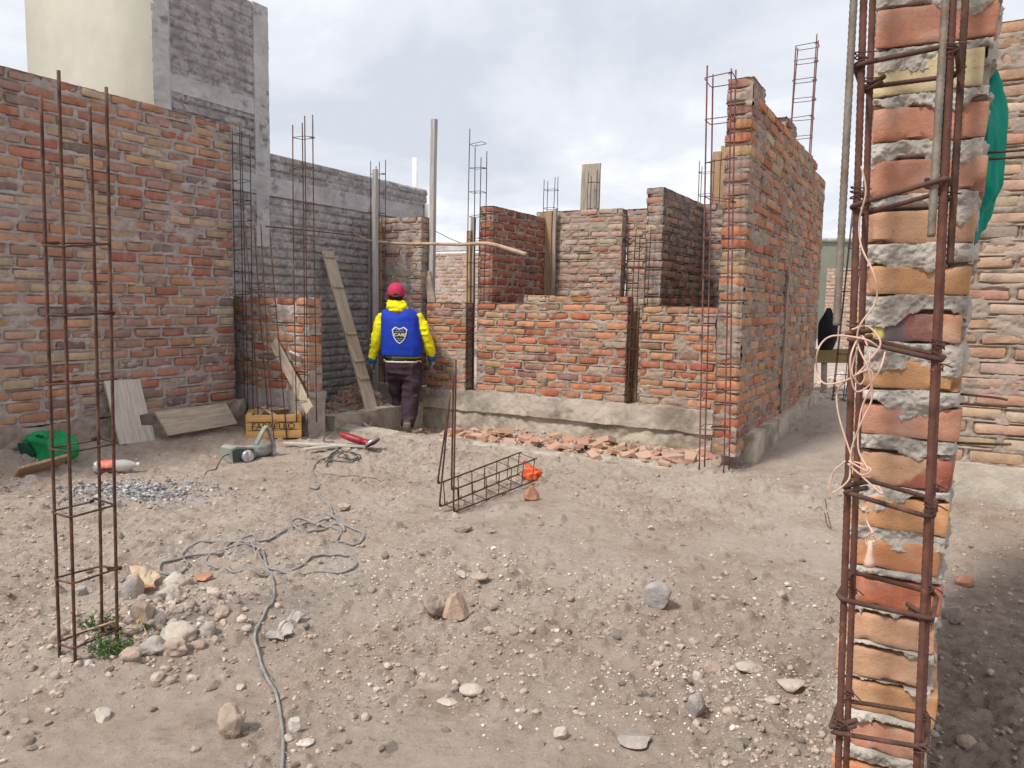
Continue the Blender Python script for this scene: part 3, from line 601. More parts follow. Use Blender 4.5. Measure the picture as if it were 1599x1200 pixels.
# ------------------------------------------------------------------ the near pillar at the right
def near_pillar():
    pa0, pb0, T = 1.392, -0.115, 0.172
    spans = [(12, 68), (86, 142), (165, 217), (248, 300), (328, 378), (416, 459), (491, 534), (567, 612), (640, 689), (721, 771), (793, 843), (864, 910), (930, 977), (994, 1040), (1053, 1101), (1112, 1159), (1177, 1225)]
    zs = [(float(ata(1430, b, pa0)[2]), float(ata(1430, t, pa0)[2])) for t, b in spans]       # (z bottom, z top), first is the highest
    zs = [(zs[0][0]+0.085*k, zs[0][1]+0.085*k) for k in (6, 5, 4, 3, 2, 1)]+zs
    while zs[-1][0] > 0.05: zs.append((zs[-1][0]-0.088, zs[-1][1]-0.088))
    sal, org, och, yel, tan, red = (0.53, 0.245, 0.16), (0.54, 0.235, 0.115), (0.55, 0.295, 0.145), (0.60, 0.49, 0.29), (0.54, 0.315, 0.195), (0.48, 0.16, 0.085)
    cols = [sal, och, sal, org, tan, (0.09, 0.05, 0.055)]+[sal, yel, sal, sal, tan, och, (0.33, 0.14, 0.085), och, sal, tan, och, org, red, tan, tan, och, sal]
    rng = np.random.default_rng(99); cen, half, rz, ry, cl = [], [], [], [], []; c2, h2, r2, k2 = [], [], [], []
    for i, (zb, zt) in enumerate(zs):
        col = np.array(cols[i] if i < len(cols) else org)*rng.uniform(0.94, 1.06); off = rng.normal(0, 0.0035); l = 0.26 if i % 2 else 0.12
        cen.append((T/2+off, l/2+rng.normal(0, 0.003), (zb+zt)/2)); half.append((T/2-0.001+rng.normal(0, 0.002), l/2, (zt-zb)/2+0.001)); rz.append(rng.normal(0, 0.02)); ry.append(rng.normal(0, 0.012)); cl.append(col)
        s = l+0.02
        while s < 1.5:
            c2.append((T/2, s+0.13, (zb+zt)/2)); h2.append((T/2, 0.127, (zt-zb)/2)); r2.append(rng.normal(0, 0.01)); k2.append(pick(PAL_O, 1, rng)[0]); s += 0.275
    v, f, c = bricks_np(cen, half, rz, cl, T_NEAR, rad=0.0028, amp=0.0026, freq=26, seed=5, ry=ry, chips=0.45)
    nv_ = len(T_NEAR[0]); k_ = 12; sl = slice(k_*nv_, (k_+1)*nv_); xx = v[sl, 0]+0.012*noise(v[sl, 2]*60, v[sl, 0]*30, 0, 5)   # the half burnt brick: yellow, black and red
    c[sl] = np.where((xx < 0.045)[:, None], (0.55, 0.46, 0.13), np.where((xx < 0.082)[:, None], (0.16, 0.125, 0.13), np.where((xx < 0.125)[:, None], (0.24, 0.10, 0.08), (0.50, 0.22, 0.11))))
    k_ = 15; sl = slice(k_*nv_, (k_+1)*nv_); xx = v[sl, 0]-1.2*(v[sl, 2]-cen[k_][2])+0.008*noise(v[sl, 2]*50, v[sl, 0]*30, 0, 6); c[sl] = np.where((xx > 0.12)[:, None], (0.38, 0.13, 0.085), c[sl])
    v2, f2, cc2 = bricks_np(c2, h2, r2, k2, T_FINE, rad=0.006, amp=0.003, seed=6)
    VV, FF, CC, MI = [v, v2], [f, f2+len(v)], [c, cc2], [np.zeros(len(f), int), np.zeros(len(f2), int)]; off = len(v)+len(v2)
    zb = np.array([z[0] for z in zs]); zt = np.array([z[1] for z in zs])
    def skin(u, vv, P, long=False):
        s = P[..., 1] if long else P[..., 0]; z = P[..., 2]; d = np.full(z.shape, -0.03)
        n1 = fbm(s*16, z*16, P[..., 1]*7 if long else 3.3, 71, 3); n2 = fbm(s*55, z*60, 1.1, 72, 4, 0.62); n3 = fbm(s*160, z*160, 0, 73, 2)
        for i in range(len(zs)):
            top = zb[i-1] if i else zt[i]+0.03; bot = zt[i]        # the bed above brick i
            ph = i*3.7
            droop = np.clip(0.003+0.027*(noise(s*13+ph, i*1.7, 0, 75)+0.30*noise(s*48+ph, i*2.1, 0, 76)+0.14*noise(s*150+ph, z*60, i*2.1, 79)), -0.006, 0.036)
            riser = 0.004*noise(s*20+ph, i, 0, 77)
            inb = sst(-0.0015, 0.0025, z-(bot-droop))*sst(-0.0015, 0.0025, (top+riser)-z)
            mid = np.clip((z-(bot-droop))/np.maximum(top-bot+droop, 1e-4), 0, 1)
            bulge = 0.002+0.009*np.sin(math.pi*np.clip(mid, 0, 1))**0.45*(0.5+1.3*n1)+0.009*n2+0.0025*n3
            d = np.where(inb > 0, np.maximum(d, -0.03+inb*(0.03+bulge)), d)
        ed = sst(0.0, 0.03, s) if long else np.minimum(sst(-0.002, 0.012, s), sst(-0.002, 0.012, T-s))
        d = np.where(d > 0, d*ed, d)
        if long: d = np.where(s < 0.012, np.minimum(d, -0.004), d)
        return np.clip(d, -0.03, 0.022)
    z0, z1 = zb[-1]-0.05, zt[0]; X3 = np.array([1.0, 0, 0]); Y3 = np.array([0, 1.0, 0]); Z3 = np.array([0, 0, 1.0])
    for (o_, eu, nn, lu, res, lg, fl) in (((0.001, 0.004, z0), X3, -Y3, T-0.002, 0.0022, False, False), ((0.003, 0.003, z0), Y3, -X3, 1.5, 0.007, True, True), ((T-0.003, 0.003, z0), Y3, X3, 1.5, 0.007, True, False)):
        p, ff = grid_face(np.array(o_), eu, Z3, nn, lu, z1-z0, res, (lambda u, vv, P, lg=lg: skin(u, vv, P, lg)), fl)
        VV.append(p); FF.append(ff+off); CC.append(np.tile(MORT, (len(p), 1))); MI.append(np.ones(len(ff), int)); off += len(p)
    v = np.concatenate(VV); t_ = (1.65-v[:, 2])/1.05; v[:, 0] = T/2+(v[:, 0]-T/2)*(0.965-0.085*t_)-0.019-0.009*t_; v[:, 1] += 0.06*t_
    me = pmesh('brick_pillar', v, np.concatenate(FF), [M['brick_near'], M['mortar_near']], np.concatenate(MI), np.concatenate(CC))
    try: me.set_sharp_from_angle(angle=R(55))
    except Exception: pass
    o = link('brick_pillar', me, None, W(pb0, pa0, 0)); o.rotation_euler = (0, 0, ANG)
    tag(o, 'nearest brick wall end at the right with sloppy mortar squeezed out of its beds', 'brick pillar')
    # wires left sticking out of the beds on the right side
    for (px, py, l, dz) in ((1528, 240, 0.05, 0.001), (1528, 250, 0.04, 0.0), (1502, 616, 0.035, -0.004), (1502, 631, 0.035, 0.0), (1497, 692, 0.045, 0.006)):
        p = ata(px, py, pa0+0.06); a_, b_ = AB(p); m = MB()
        m.tube(curve([(T-0.03, 0.06, p[2]), (T+l*0.5, 0.06, p[2]+dz*0.5), (T+l, 0.055, p[2]+dz)], 5), 0.0022, 6); m.build('tie_wire', M['rust'], o)
    return o
near_pillar()

# ================================================================== REBAR CAGES
def cage(b, a, sb, sa, z0, tops, zs, r, matb, label, group='rebar column cages standing on the site', lean=(0, 0), rs=None, mats=None, fine=False, name='rebar_cage', wob=0.006, seed=1, sag=0.0, bars_z0=None, tilts=None):
    rng = np.random.default_rng(seed); root = empty(name, W(b, a, z0), ANG); tag(root, label, 'rebar cage', group)
    zt = max(tops); cor = [(-sb/2, -sa/2), (sb/2, -sa/2), (sb/2, sa/2), (-sb/2, sa/2)]
    ln = lambda z: np.array([lean[0], lean[1]])*((z-z0)/(zt-z0))
    for i, (cx, cy) in enumerate(cor):
        n = 8; pts = []; w1, w2 = rng.normal(0, wob, 2); zb = (bars_z0[i] if bars_z0 else z0)
        for k in range(n+1):
            z = zb+(tops[i]-zb)*k/n; l = ln(z); pts.append((cx+l[0]+w1*math.sin(3*k/n+i), cy+l[1]+w2*math.sin(2.5*k/n+i), z-z0))
        m = MB(); m.tube(curve(pts, 3 if not fine else 10), r, 8 if not fine else 12, ribs=0.13 if fine else 0.0, step=0.0045 if fine else None); m.build('vertical_bar', mats[i] if mats else matb, root)
    rs = rs or r*0.6
    for z in zs:
        l = ln(z); e = r+rs*0.9; t1, t2 = rng.normal(0, sag, 2) if sag else (0, 0); t1 = t1+(tilts[zs.index(z)] if tilts else 0); tw = rng.normal(0, 0.004, 4); k = rng.integers(0, 4)
        q = [(sx*(sb/2+e)+l[0]+tw[j], sy*(sa/2+e)+l[1]+tw[(j+1) % 4], z-z0+t1*sx+t2*sy) for j, (sx, sy) in enumerate(((-1, -1), (1, -1), (1, 1), (-1, 1)))]
        q = q[k:]+q[:k]; pts = []
        for j in range(4):      # rounded corners
            p, c_, nx = [np.array(q[(j+d) % 4]) for d in (-1, 0, 1)]; rd = 0.016
            u1 = (p-c_)/np.linalg.norm(p-c_); u2 = (nx-c_)/np.linalg.norm(nx-c_)
            if j: pts += [c_+u1*rd, c_+(u1+u2)*rd*0.28, c_+u2*rd]
            else: pts += [c_+u2*rd*0.2+np.array([0, 0, 0.0])]
        pts += [np.array(q[0])+np.array([0, 0, rs*2.2])]; inn = np.array([l[0]-q[0][0], l[1]-q[0][1], 0.0]); inn /= np.linalg.norm(inn)
        pts += [pts[-1]+inn*0.045+np.array([0, 0, 0.004])]; pts = [pts[0]+inn*0.04+np.array([0, 0, 0.004])]+pts
        m = MB(); m.tube(pts, rs, 6 if not fine else 10, ribs=0.10 if fine else 0, step=0.004 if fine else None); m.build('stirrup', matb if not fine else M['rust'], root)
    return root
frange = lambda a, b, s: list(np.arange(a, b, s))
# 1: cage at the left, close to the camera
p_ = [at(97, 111, 2.30), at(150, 138, 2.435), at(57, 150, 2.336), at(116, 165, 2.447)]
zst = [float(at(x, y, 2.30)[2]) for x, y in ((102, 379), (106, 492), (105, 601), (107, 705), (109, 807), (111, 914))]
gz = Hs(-1.34, 2.38)
cage(-2.362, 1.425, 0.085, 0.143, gz-0.03, [p_[2][2], p_[0][2], p_[1][2], p_[3][2]], zst+[gz+0.045], 0.0052, M['rust'], 'tall slender rebar cage rising from a weedy hole at the left foreground', seed=3, sag=0.003, rs=0.0034, wob=0.003, lean=(0.042, 0.0))
# 2
cage(-5.55, 4.90, 0.12, 0.08, 0.2, [2.72, 2.70, 2.66, 2.74], frange(0.45, 2.7, 0.2)+[2.08, 1.9], 0.0045, M['steel_dark'], 'thin dark rebar cage in the gap between the tall left wall and the short wall', seed=4, sag=0.004)
cage(-4.80, 4.90, 0.13, 0.10, 0.15, [2.66, 2.72, 2.75, 2.70], [0.35, 0.62, 0.9, 1.16, 1.4, 1.63, 1.72, 2.02, 2.31, 2.56], 0.0048, M['rust'], 'tall rebar cage rising from the right end of the short wall behind the crate', seed=5, sag=0.004)
cage(-5.02, 4.72, 0.19, 0.12, Hs(*W(-5.02, 4.72)[:2]), [1.86, 1.84, 1.80, 1.85], [0.28, 0.52, 0.72, 1.04, 1.30], 0.005, M['rust'], 'shorter leaning rebar cage standing behind the wooden crate', lean=(-0.18, 0.03), seed=6, sag=0.006)
cage(-5.56, 6.80, 0.12, 0.10, 0.2, [2.74, 2.72, 2.76, 2.70], frange(0.5, 2.7, 0.21), 0.0045, M['steel_dark'], 'rebar cage beside the pale formwork boards left of the walking man', seed=7, sag=0.003)
cage(-4.36, 6.95, 0.13, 0.10, 0.25, [3.0, 2.70, 2.78, 2.83], frange(0.4, 2.85, 0.245), 0.0048, M['steel_dark'], 'rebar cage in the gap between the narrow and the widest low panels', seed=8, sag=0.004)
cage(-4.26, 8.46, 0.14, 0.10, 1.9, [2.70, 2.72, 2.74, 2.70], [2.36, 2.58], 0.0045, M['steel_dark'], 'short rebar cage tip above the timber boards in the corner of the middle room', seed=9, sag=0.004)
cage(-3.76, 8.60, 0.11, 0.09, 1.9, [2.78, 2.80, 2.80, 2.74], [2.35, 2.66], 0.0045, M['steel_dark'], 'short rebar cage tip in front of the grey upright plank on the back wall', seed=10, sag=0.003)
cage(-2.38, 8.46, 0.13, 0.11, 1.9, [2.78, 2.78, 2.80, 2.74], [2.42, 2.66], 0.0045, M['steel_dark'], 'short rebar cage tip above the dark back wall near the tall right hand wall', seed=11, sag=0.003)
cage(-1.275, 5.00, 0.155, 0.13, 0.14, [2.71, 2.67, 2.70, 2.69], frange(0.42, 2.65, 0.245), 0.0052, M['rust_purple'], 'tall rebar cage in front of the toothed end of the tall right hand wall', seed=12, sag=0.008, lean=(-0.06, 0.0))
cage(-1.31, 7.70, 0.18, 0.12, 2.0, [3.60, 3.68, 3.66, 3.62], [2.62, 2.79, 2.96, 3.13, 3.30, 3.47, 3.60], 0.0055, M['rust_purple'], 'high ladder like rebar cage sticking up above the tall right hand wall', seed=13, lean=(0.03, 0.0), sag=0.0)
cage(-0.96, 8.80, 0.12, 0.12, 0.0, [2.75, 2.80, 2.72, 2.86], frange(0.3, 2.7, 0.22), 0.0045, M['steel_dark'], 'thin rebar cage standing just beyond the far end of the tall right hand wall', seed=14, lean=(0.12, 0), sag=0.004)
cage(-2.55, 6.95, 0.11, 0.10, 0.27, [1.92, 1.80, 1.95, 1.88], frange(0.42, 1.8, 0.19), 0.005, M['rust'], 'rusty rebar cage in the gap between the widest low panel and the right panel', seed=15, lean=(0.03, 0), sag=0.004)
# near cage in front of the pillar
fl, fr = (0.470, 1.10), None; ca, cb = AB(fl)
zst = [float(at(1390, y, 1.08)[2]) for y in (93, 302, 545, 783, 945, 1146)]
cz = 0.0
near = cage(cb+0.057+0.040, ca+0.06, 0.107, 0.118, 0.05, [2.3, 2.3, 2.3, 2.3], [1.75, 1.94]+zst, 0.0046, M['rust_red'], 'closest rebar cage with thick rusty bars in front of the near brick pillar', seed=21, lean=(-0.062, 0.0), rs=0.0034, fine=True, wob=0.002, sag=0.003, tilts=[0.004, -0.008, 0.005, 0.018, -0.014, -0.014, -0.007, 0.003], mats=[M['rust_red'], M['rust_red'], M['rust_red'], M['rust_red']], name='rebar_cage')
# spliced starter bars tied beside the cage's own bars
def near_bar(px, z0, z1, aoff, matl, r=0.0048, lean=(0, 0)):
    p = ata(px, 480, ca+aoff); a_, b_ = AB(p); m = MB()
    m.tube([(b_-cb-0.097, a_-ca-0.06, z0-0.05), (b_-cb-0.097+lean[0]-0.02, a_-ca-0.06+lean[1], z1-0.05)], r, 12, ribs=0.13, step=0.0045); m.build('spliced_bar', matl, near)
near_bar(1308, 1.178, 2.3, -0.006, M['steel_grey'], lean=(0.012, 0))
near_bar(1478, 1.27, 2.3, 0.135, M['rust'], lean=(0.006, 0)); near_bar(1446, 1.30, 2.3, -0.004, M['steel_grey'], lean=(0.01, 0))
# binding wire knots
krng = np.random.default_rng(8)
for z_ in [1.75, 1.94]+zst:
    for (kx, ky) in ((-1, -1), (1, -1), (1, 1), (-1, 1)):
        if krng.uniform() < 0.25: continue
        zz_ = z_+krng.normal(0, 0.004); l_ = -0.062*((zz_-0.05)/2.25); kz = krng.choice([0.0, 0.0, krng.uniform(-0.07, 0.07)])
        m = MB(); cx_, cy_ = kx*0.0535+l_, ky*0.059; pts = []
        for k in range(22):
            an = k*0.85; pts.append((cx_+0.0085*math.cos(an), cy_+0.0085*math.sin(an), zz_+kz-0.05+0.006*math.sin(an*0.5)+0.0004*k))
        pts += [(cx_+0.012, cy_-0.013, zz_+kz-0.04), (cx_+0.02, cy_-0.02, zz_+kz-0.043)]
        m.tube(pts, 0.0011, 5); m.build('binding_wire', M['rust'], near)
# tangle of pale twine hanging on the cage
def twine():
    M['twine'] = mat('twine', (0.62, 0.42, 0.33), 0.8, (0.8, 1.15), 60)
    root = None; pxs = [[(1345, 260), (1352, 300), (1342, 345), (1345, 385), (1365, 430), (1368, 470), (1342, 510), (1340, 540), (1355, 575), (1362, 620), (1345, 660), (1330, 700), (1328, 730)],
        [(1375, 545), (1350, 530), (1300, 525), (1278, 545), (1276, 580), (1290, 600), (1330, 590), (1360, 560), (1375, 535), (1355, 510), (1330, 515)],
        [(1340, 540), (1330, 580), (1345, 600), (1358, 560), (1345, 525), (1328, 560), (1335, 610), (1360, 600), (1375, 575), (1382, 550)],
        [(1330, 715), (1310, 650), (1308, 610), (1330, 590), (1358, 578), (1362, 600), (1345, 640), (1340, 700), (1355, 735), (1325, 720)],
        [(1320, 720), (1300, 740), (1298, 770), (1325, 750), (1330, 722), (1360, 733), (1345, 742), (1325, 725), (1375, 770), (1372, 760)],
        [(1353, 790), (1354, 815), (1362, 832), (1350, 840), (1365, 845), (1355, 850), (1368, 838), (1358, 832), (1352, 846), (1362, 862)]]
    m = MB()
    rng = np.random.default_rng(4)
    for s in pxs:
        pts = [ata(x, y, ca-0.022+rng.normal(0, 0.006)) for x, y in s]; m.tube(curve(pts, 8), 0.0013, 6)
    c0 = ata(1358, 866, ca-0.025)
    m.loft([(c0[0], c0[1], c0[2]-0.018, 0.008, 0.006), (c0[0], c0[1], c0[2]-0.010, 0.0075, 0.006), (c0[0], c0[1], c0[2]+0.004, 0.004, 0.004), (c0[0], c0[1], c0[2]+0.02, 0.002, 0.002)], 8)
    b0 = ata(1340, 560, ca); m.v = [(x-b0[0], y-b0[1], z-b0[2]) for x, y, z in m.v]
    tag(m.build('twine_tangle', M['twine'], None, b0), 'tangled pale pink twine looped round the bars of the closest rebar cage', 'twine')
twine()
def bent_wire():
    p = [drop(x, y) for x, y in ((1272, 800), (1280, 795), (1288, 805), (1290, 820), (1297, 828), (1292, 805), (1288, 782))]
    b0 = p[0]; m = MB(); m.tube(curve([q-b0+np.array([0, 0, 0.012]) for q in p], 6), 0.0018, 6)
    tag(m.build('bent_wire', M['rust'], None, b0), 'small bent rusty wire lying on the path left of the near pillar', 'wire')
bent_wire()

# ================================================================== TIMBER
def frame_from(x, y):     # rotation with local x along x, local y near y
    x = np.array(x, float); x /= np.linalg.norm(x); z = np.cross(x, y); z /= np.linalg.norm(z); y = np.cross(z, x); return np.stack([x, y, z], 1)
def plank(name, p, q, width, thick, wdir, matl, label, cat='plank', group=None, outline=None, cleats=(), seed=1):
    """board from p to q (centre line), width along wdir; outline: polygon in (s 0..1, w -1..1)"""
    p = np.array(p, float); q = np.array(q, float); L = np.linalg.norm(q-p); Rm = frame_from(q-p, wdir)
    ol = outline or [(0, -1), (0.3, -1.01), (0.7, -0.99), (1, -1), (1, 1), (0.66, 1.01), (0.33, 0.99), (0, 1)]
    v = [(s*L, w*width/2, k*thick/2) for k in (-1, 1) for s, w in ol]; n = len(ol)
    f = [tuple(range(n))[::-1], tuple(range(n, 2*n))]+[(i, (i+1) % n, n+(i+1) % n, n+i) for i in range(n)]
    bm = bmesh.new(); bv = [bm.verts.new(c) for c in v]
    for fc in f: bm.faces.new([bv[i] for i in fc])
    bmesh.ops.recalc_face_normals(bm, faces=bm.faces[:]); bmesh.ops.bevel(bm, geom=[e for e in bm.edges], offset=min(0.0025, thick*0.2), segments=1, affect='EDGES')
    me = bpy.data.meshes.new(name); bm.to_mesh(me); bm.free(); me.materials.append(matl)
    o = bpy.data.objects.new(name, me); C.objects.link(o)
    mw = Matrix([list(Rm[i])+[p[i]] for i in range(3)]+[[0, 0, 0, 1]]); o.matrix_world = mw
    tag(o, label, cat, group)
    for (s, hl) in cleats:
        m = MB(); m.box((s*L, 0, thick/2+0.009), (hl, width*0.42, 0.009), bev=0.003); m.build('cleat', matl, o)
    return o
UX = np.array([U[0], U[1], 0.0]); VX = np.array([V[0], V[1], 0.0]); ZX = np.array([0, 0, 1.0])
# long plank with cleats on the grey wall
base = drop(585, 647); top = atb(511, 393, -5.80)
plank('leaning_plank', base+np.array([0, 0, -0.02]), top, 0.15, 0.025, np.cross(top-base, -VX*0+UX*0.2-VX*0.98), M['plank_form'] if 0 else M['plank'], 'long plank with nailed cleats leaning on the grey neighbouring wall', cleats=((0.24, 0.018), (0.34, 0.014), (0.50, 0.014), (0.78, 0.014), (0.97, 0.03)))
# two short planks on the short brick wall
for (b0, t0, wd, mt, lb) in (((484, 642), (427, 534), 0.10, 'plank', 'weathered grey split plank leaning to the left on the short brick wall'), ((497, 662), (460, 552), 0.135, 'plank_pale', 'wider pale plank leaning on the short brick wall behind the crate')):
    bs = ata(b0[0], b0[1], 4.84) if b0[0] < 490 else drop(b0[0], b0[1]+3); tp = ata(t0[0], t0[1], 4.99 if b0[0] < 490 else 4.98)
    plank('leaning_plank', bs, tp, wd, 0.022, np.cross(tp-bs, UX), M[mt], lb)
# boards by the left wall
def board_px(c, b_plane_bot, b_plane_top, **k): pass
pb = drop(215, 690)-ZX*0.01; pt = atb(190, 594, -5.60)
plank('board', pb, pt, 0.30, 0.022, np.cross(pt-pb, VX), M['plank_pale'], 'pale board with a notch sawn from its edge leaning on the tall left wall', 'board',
      outline=[(0, -1), (0.28, -1), (0.30, -0.42), (0.46, -0.45), (0.47, -0.93), (1, -1), (1, 0.98), (0, 1)] if False else [(0, -1), (1, -1), (1, 1), (0.44, 0.97), (0.42, 0.45), (0.26, 0.42), (0.25, 1.02), (0, 1)])
p1 = atb(256, 662, -5.35); p2 = atb(364, 646, -5.35)
plank('board', p1, p2, 0.21, 0.022, ZX*0.9-VX*0.45, M['plank'], 'long pale board lying on its edge against the foot of the tall left wall', 'board', outline=[(0.0, -1), (1.0, -0.95), (0.94, 1), (-0.07, 1)])
p1 = drop(340, 668)+ZX*0.015; p2 = drop(386, 660)+ZX*0.02
plank('board', p1, p2, 0.10, 0.015, UX, M['plank'], 'small splintered grey board lying on the soil left of the crate', 'board', outline=[(0, -0.6), (0.3, -1), (1, -0.7), (0.9, 0.6), (0.2, 1)])
p1 = drop(22, 743)+ZX*0.02; p2 = drop(100, 732)+ZX*0.02
plank('board', p1, p2, 0.13, 0.022, UX*0.9+ZX*0.2, M['plank_form'], 'brown board lying on the soil beside the green bag', 'board')
# strips of wood by the grinder
for (a_, b_, w_, lb) in (((444, 698), (572, 704), 0.035, 'long thin wooden batten on the soil left of the red grinder'), ((475, 708), (568, 699), 0.05, 'shorter wooden batten crossing the long one beside the cable')):
    p1 = drop(*a_)+ZX*0.03; p2 = drop(*b_)+ZX*0.035; plank('batten', p1, p2, w_, 0.02, UX, M['plank_pale'], lb, 'batten')
for (a_, b_, lb) in (((556, 655), (584, 662), 'splintered pale stick on the rubble left of the man'), ((570, 668), (596, 660), 'short brown stick on the rubble left of the man')):
    p1 = drop(*a_)+ZX*0.05; p2 = drop(*b_)+ZX*0.06; plank('stick', p1, p2, 0.03, 0.018, UX, M['plank_form'] if 'brown' in lb else M['plank_pale'], lb, 'stick')
# formwork and posts
M['post_grey'] = mat('post_grey', (0.42, 0.40, 0.385), 0.85, (0.7, 1.15), 5, 0.002, 14, vscale=(12, 12, 1))
def upright(b, a, wb, wa, z0, z1, matl, label, name='formwork_board', cat='board', lean=0.0, seed=1):
    m = MB(); n = 6; vs_ = []
    for k in range(n+1):
        z = (z1-z0)*k/n; ox = lean*k/n+0.003*math.sin(k*2.1+seed); vs_ += [(ox-wb/2, -wa/2, z), (ox+wb/2, -wa/2, z), (ox+wb/2, wa/2, z+(0.004 if k == n else 0)), (ox-wb/2, wa/2, z)]
    f = [(3, 2, 1, 0), (4*n, 4*n+1, 4*n+2, 4*n+3)]+[(4*k+i, 4*k+(i+1) % 4, 4*k+4+(i+1) % 4, 4*k+4+i) for k in range(n) for i in range(4)]
    m.add(vs_, f); o = m.build(name, matl, None, W(b, a, z0), smooth=False); o.rotation_euler = (0, 0, ANG); return tag(o, label, cat)
def b_at(px, py, a): return AB(ata(px, py, a))[1]
upright(b_at(673, 400, 7.12), 7.12, 0.055, 0.055, 0.2, 3.20, M['post_grey'], 'tall grey timber post rising behind the narrow low panel', 'timber_post', 'post', lean=0.03)
upright(b_at(587, 450, 6.55), 6.55, 0.045, 0.045, 0.0, 2.60, M['post_grey'], 'thin grey upright batten just left of the walking man', 'timber_post', 'post', lean=-0.01)
upright(b_at(579, 450, 6.96), 6.96, 0.045, 0.03, 0.28, 2.14, M['plank_upright'], 'narrow pale formwork board left of the thin grey batten')
upright(b_at(593, 480, 6.93), 6.93, 0.05, 0.03, 0.28, 2.10, M['plank_form'], 'narrow brown formwork board on the panel behind the man')
upright(b_at(732, 420, 7.07), 7.07, 0.05, 0.03, 0.28, 1.98, M['plank_form'], 'brown formwork board in the gap right of the narrow low panel')
upright(b_at(738, 420, 7.10), 7.10, 0.05, 0.03, 0.28, 2.12, M['plank_upright'], 'pale formwork board in the gap beside the deep red partition')
upright(b_at(988, 520, 7.05), 7.05, 0.12, 0.03, 0.28, 1.15, M['plank_form'], 'dark board added behind the right hand gap to make it look dark')  # board added so the open gap reads as dark as its shaded jamb
upright(b_at(856, 400, 8.28), 8.28, 0.085, 0.03, 1.0, 2.31, M['plank_form'], 'brown formwork board in the corner of the middle room')
upright(b_at(865, 400, 8.30), 8.30, 0.04, 0.03, 1.0, 2.33, M['plank_upright'], 'narrow grey formwork board in the corner of the middle room')
upright(b_at(919, 300, 8.72), 8.72, 0.235, 0.03, 1.6, 2.90, M['plank_upright'], 'wide grey plank standing up behind the back wall', 'upright_plank', 'plank', lean=0.03)
upright(b_at(1118, 280, 8.70), 8.70, 0.09, 0.03, 1.6, 2.92, M['plank_form'], 'orange brown formwork board above the dark back wall')
upright(b_at(1131, 280, 8.72), 8.72, 0.10, 0.03, 1.6, 2.98, M['plank_form'], 'taller orange brown formwork board beside the tall right hand wall')
upright(b_at(617, 520, 6.95), 6.95, 0.08, 0.03, 0.28, 1.33, M['plank'], 'short grey board standing against the panel behind the man')
upright(b_at(680, 455, 7.08), 7.08, 0.10, 0.03, 1.0, 1.55, M['plank'], 'slanting grey brace board beside the tall timber post', 'brace_board', 'board', lean=-0.12)
# crooked branch and thin rods carried across
def rod(name, pts, r, matl, label, cat, n=7):
    P = [np.array(p, float) for p in pts]; b0 = P[0]; m = MB(); c_ = curve([p-b0 for p in P], 7); rr = r if not hasattr(r, '__len__') else list(np.interp(np.linspace(0, 1, len(c_)), np.linspace(0, 1, len(r)), r))
    m.tube(c_, rr, n); return tag(m.build(name, matl, None, b0), label, cat)
M['branch'] = mat('branch', (0.43, 0.31, 0.22), 0.85, (0.7, 1.2), 12, 0.003, 40)
aL = 6.74
rod('branch', [ata(552, 364, aL), ata(572, 375, aL), ata(600, 379, aL), ata(634, 381, aL), ata(672, 381, aL), ata(720, 382, aL), ata(762, 381, aL), ata(800, 391, aL), ata(822, 398, aL)], [0.010, 0.014, 0.016, 0.015, 0.016, 0.017, 0.020, 0.022, 0.022], M['branch'], 'crooked pale branch tied level across the posts above the walking man', 'branch')
rod('steel_rod', [ata(415, 354, 5.2), ata(490, 361, 5.8), ata(560, 369, 6.7)], 0.006, M['rust'], 'thin rusty rod hanging level between the cages in front of the grey wall', 'rod', 6)
rod('tie_line', [ata(679, 361, 7.1), ata(705, 374, 7.1), ata(732, 384, 7.1)], 0.004, M['steel_dark'], 'dark wire slanting from the tall post to the deep red partition', 'wire', 5)

